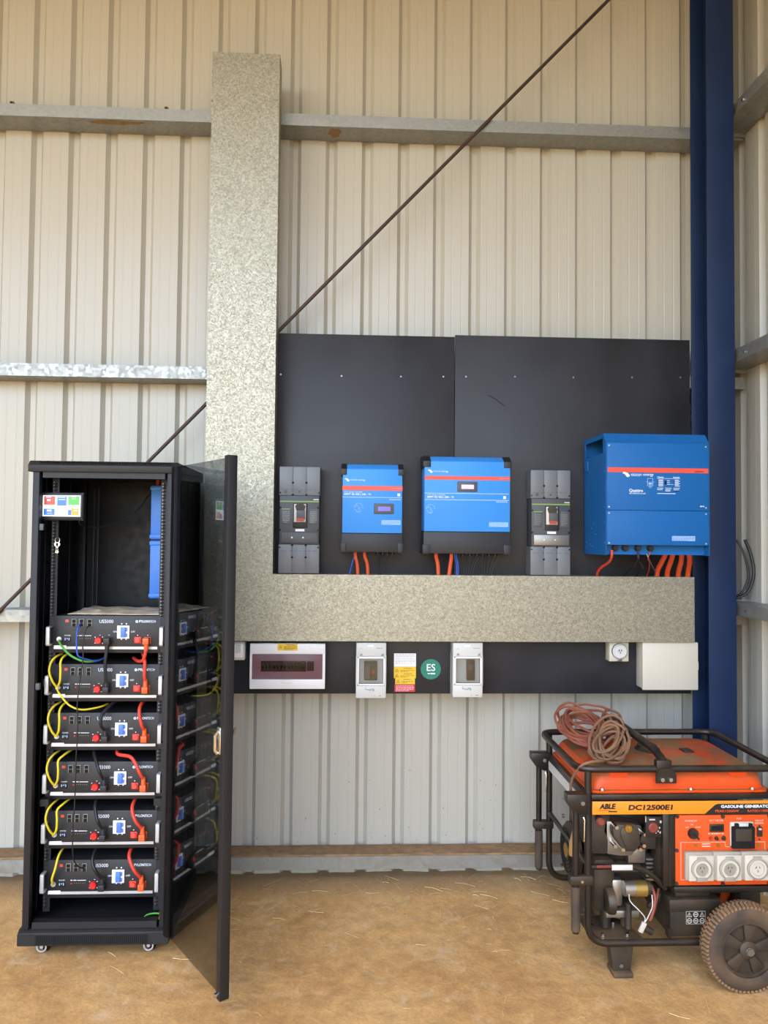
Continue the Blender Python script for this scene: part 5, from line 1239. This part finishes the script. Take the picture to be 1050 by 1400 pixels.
# wheels
def wheel(cx, yo, zc, R, W):
    w = G().lathe((cx, yo, zc), (0, 1, 0), [(R*.64, .004), (R*.70, 0), (R*.86, .0), (R*.95, .010), (R, .022), (R, W-.022), (R*.95, W-.010), (R*.86, W), (R*.64, W)], 56).build('wheel', 'rubber', gn)
    g = G()
    for i in range(64):
        t = 2*PI*i/64
        for a, b, ph in ((.008, W/2-.004, 0), (W/2+.004, W-.008, .5)):
            h = t + ph*2*PI/64; d1, d2 = .028, .028
            P = []
            for yy in (yo+a, yo+b):
                rr = R*.965 if yy in (yo+.008, yo+W-.008) else R
                for tt in (h-d1, h+d1): P.append((yy, tt, rr))
            v = [g.bm.verts.new((cx+(rr+e)*math.cos(tt), yy, zc+(rr+e)*math.sin(tt))) for e in (-.004, .0055) for yy, tt, rr in P]
            for f in ((4, 5, 7, 6), (0, 1, 5, 4), (2, 6, 7, 3), (0, 4, 6, 2), (1, 3, 7, 5)): g.bm.faces.new([v[k_] for k_ in f])
    bmesh.ops.recalc_face_normals(g.bm, faces=g.bm.faces[:])
    g.build('tread_lugs', 'treaddust', w)['kind'] = 'stuff'
    G().lathe((cx, yo, zc), (0, 1, 0), [(R*.66, .006), (R*.60, .004), (R*.57, .014), (R*.55, .026), (0, .026), (0, W*.7), (R*.62, W*.7)], 48).build('rim', 'rimblack', w)
    for i in range(5):
        t = 2*PI*i/5 + .2; dx, dz = math.cos(t), math.sin(t); nx, nz = -dz, dx
        s = G().prism([(cx+dx*R*.14+nx*R*.07, zc+dz*R*.14+nz*R*.07), (cx+dx*R*.57+nx*R*.16, zc+dz*R*.57+nz*R*.16), (cx+dx*R*.57-nx*R*.16, zc+dz*R*.57-nz*R*.16), (cx+dx*R*.14-nx*R*.07, zc+dz*R*.14-nz*R*.07)], 'y', yo+.010, yo+.028, .004)
        s.build('spoke', 'rimblack', w)
    G().lathe((cx, yo, zc), (0, -1, 0), [(R*.20, -.02), (R*.20, -.006), (R*.14, .0), (0, .0)], 24).build('hub', 'rimblack', w)
    G().cyl((cx, yo, zc), (cx, yo-.014, zc), .014, 8).lathe((cx, yo-.002, zc), (0, -1, 0), [(.0165, 0), (.0165, .004), (0, .004)], 16).build('axle_nut', 'steel', w)
wheel(1.588, -1.118, .170, .168, .078)
wheel(1.588, -.36, .170, .168, .078)
G().cyl((1.588, -1.09, .170), (1.588, -.29, .170), .010, 12).build('axle', 'gen_black', gn)
for y in (GYF, GYB): G().box(1.555, 1.62, y-.008, y+.008, .15, .215, .003).build('axle_bracket', 'gen_black', gn)
# folding handles on the left
for y in (GYF+.0, GYB-.0):
    hx = .925; t0 = GX0
    br_ = G().prism([(.893, .748), (GX0-.006, .748), (GX0-.006, .668), (.955, .664), (.915, .684), (.893, .715)], 'y', y-.026, y+.026, .002).build('handle_bracket', 'gen_black', gn)
    G().cyl((.955, y-.026, .715), (.955, y-.034, .715), .009, 6).cyl((.955, y-.034, .715), (.955, y-.037, .715), .005, 6).build('pivot_bolt', 'steel', br_)
    hd_ = G().cyl((.935, y, .70), (.935, y, .19), .0135, 12).build('fold_handle', 'gen_black', gn)
    G().cyl((.935, y, .375), (.935, y, .20), .0185, 14).build('grip', 'rubber', hd_)
    cl_ = G().box(.908, GX0+.018, y-.020, y+.020, .385, .422, .006).build('clamp', 'gen_plastic', gn)
    G().cyl((.955, y-.020, .402), (.955, y-.026, .402), .006, 8).build('clamp_bolt', 'chrome', cl_)
    G().tube([(.962, y-.015, .655), (.966, y-.018, .645), (.964, y-.018, .56)], .003, 5).build('locking_pin', 'chrome', hd_)

# ---------------------------------------------------------------- coiled extension cords on the tank
def coil(name, centre, rx, ry, turns, tilt, m, label, seed, r=.0062, tail=None, wild=.03, spread=.5):
    rr = random.Random(seed); P = []; n = 12
    for k_ in range(turns):                                   # every turn its own size, offset and tilt: a hank, not a spring
        ax, ay = rx*rr.uniform(1-spread, 1.05), ry*rr.uniform(1-spread*.7, 1.05); ph = rr.uniform(-.5, .5)
        off = Vector((rr.gauss(0, wild*.6), rr.gauss(0, wild*.8), rr.uniform(-.01, .028))); t1, t2 = rr.gauss(0, .14), rr.gauss(0, .16)
        for i in range(n):
            t = 2*PI*i/n
            v = Matrix.Rotation(t1, 3, 'X') @ (Matrix.Rotation(t2, 3, 'Y') @ (Matrix.Rotation(ph, 3, 'Z') @ Vector((ax*math.cos(t), ay*math.sin(t), 0)))) + off
            P.append((Vector(centre) + Matrix.Rotation(tilt[0], 3, 'X') @ (Matrix.Rotation(tilt[1], 3, 'Y') @ (Matrix.Rotation(tilt[2], 3, 'Z') @ v)), k_))
    Q = []
    for i, (p, k_) in enumerate(P):                           # blend between neighbouring turns
        a = [q for q, _ in P[max(0, i-2):i+3]]; v = sum(a, Vector())/len(a)
        v.z = max(v.z, .848); Q.append(v)
    if tail: Q += [Vector(p) for p in tail]
    return tag(G().tube(Q, r, 6, smooth=3).build(name, m, off=tuple(round(c, 3) for c in centre)), label, 'extension cord', 'coiled cords on the generator')
coil('extension_cord', (1.085, -.60, .912), .135, .19, 13, (.32, -.04, .2), 'cord_red', 'dull red extension cord, larger coil at the back of the generator', 2)
coil('extension_cord', (1.125, -.83, .900), .085, .150, 11, (.62, -.1, -.5), 'cord_brown', 'dusty brown extension cord coiled in front, its end hanging by the handle', 5, .0058,
     tail=[(1.06, -.97, .865), (1.0, -1.0, .872), (.955, -.985, .845), (.935, -.93, .76), (.945, -.93, .65), (.95, -.93, .56)], wild=.022)
cable('cord_loop', [(1.14, -.62, .925), (1.20, -.52, .93), (1.235, -.46, .952), (1.275, -.44, .955), (1.30, -.47, .945), (1.30, -.50, .93), (1.27, -.56, .93)], .0062, 'cord_brown', 'loop of dusty cord thrown over the lifting bar', 'extension cord', 'coiled cords on the generator')
pg_ = thing('plug', (.95, -.93, .46), 'dusty amber plug hanging from the brown cord beside the handle', 'plug')
G().lathe((.95, -.93, .47), (0, 0, 1), [(0, 0), (.021, 0), (.023, .01), (.021, .05), (.012, .085), (.009, .10), (0, .10)], 16).build('plug_body', 'plug_amber', pg_)
G().box(.943, .957, -.952, -.948, .478, .51).build('plug_face', 'gen_engine', pg_)
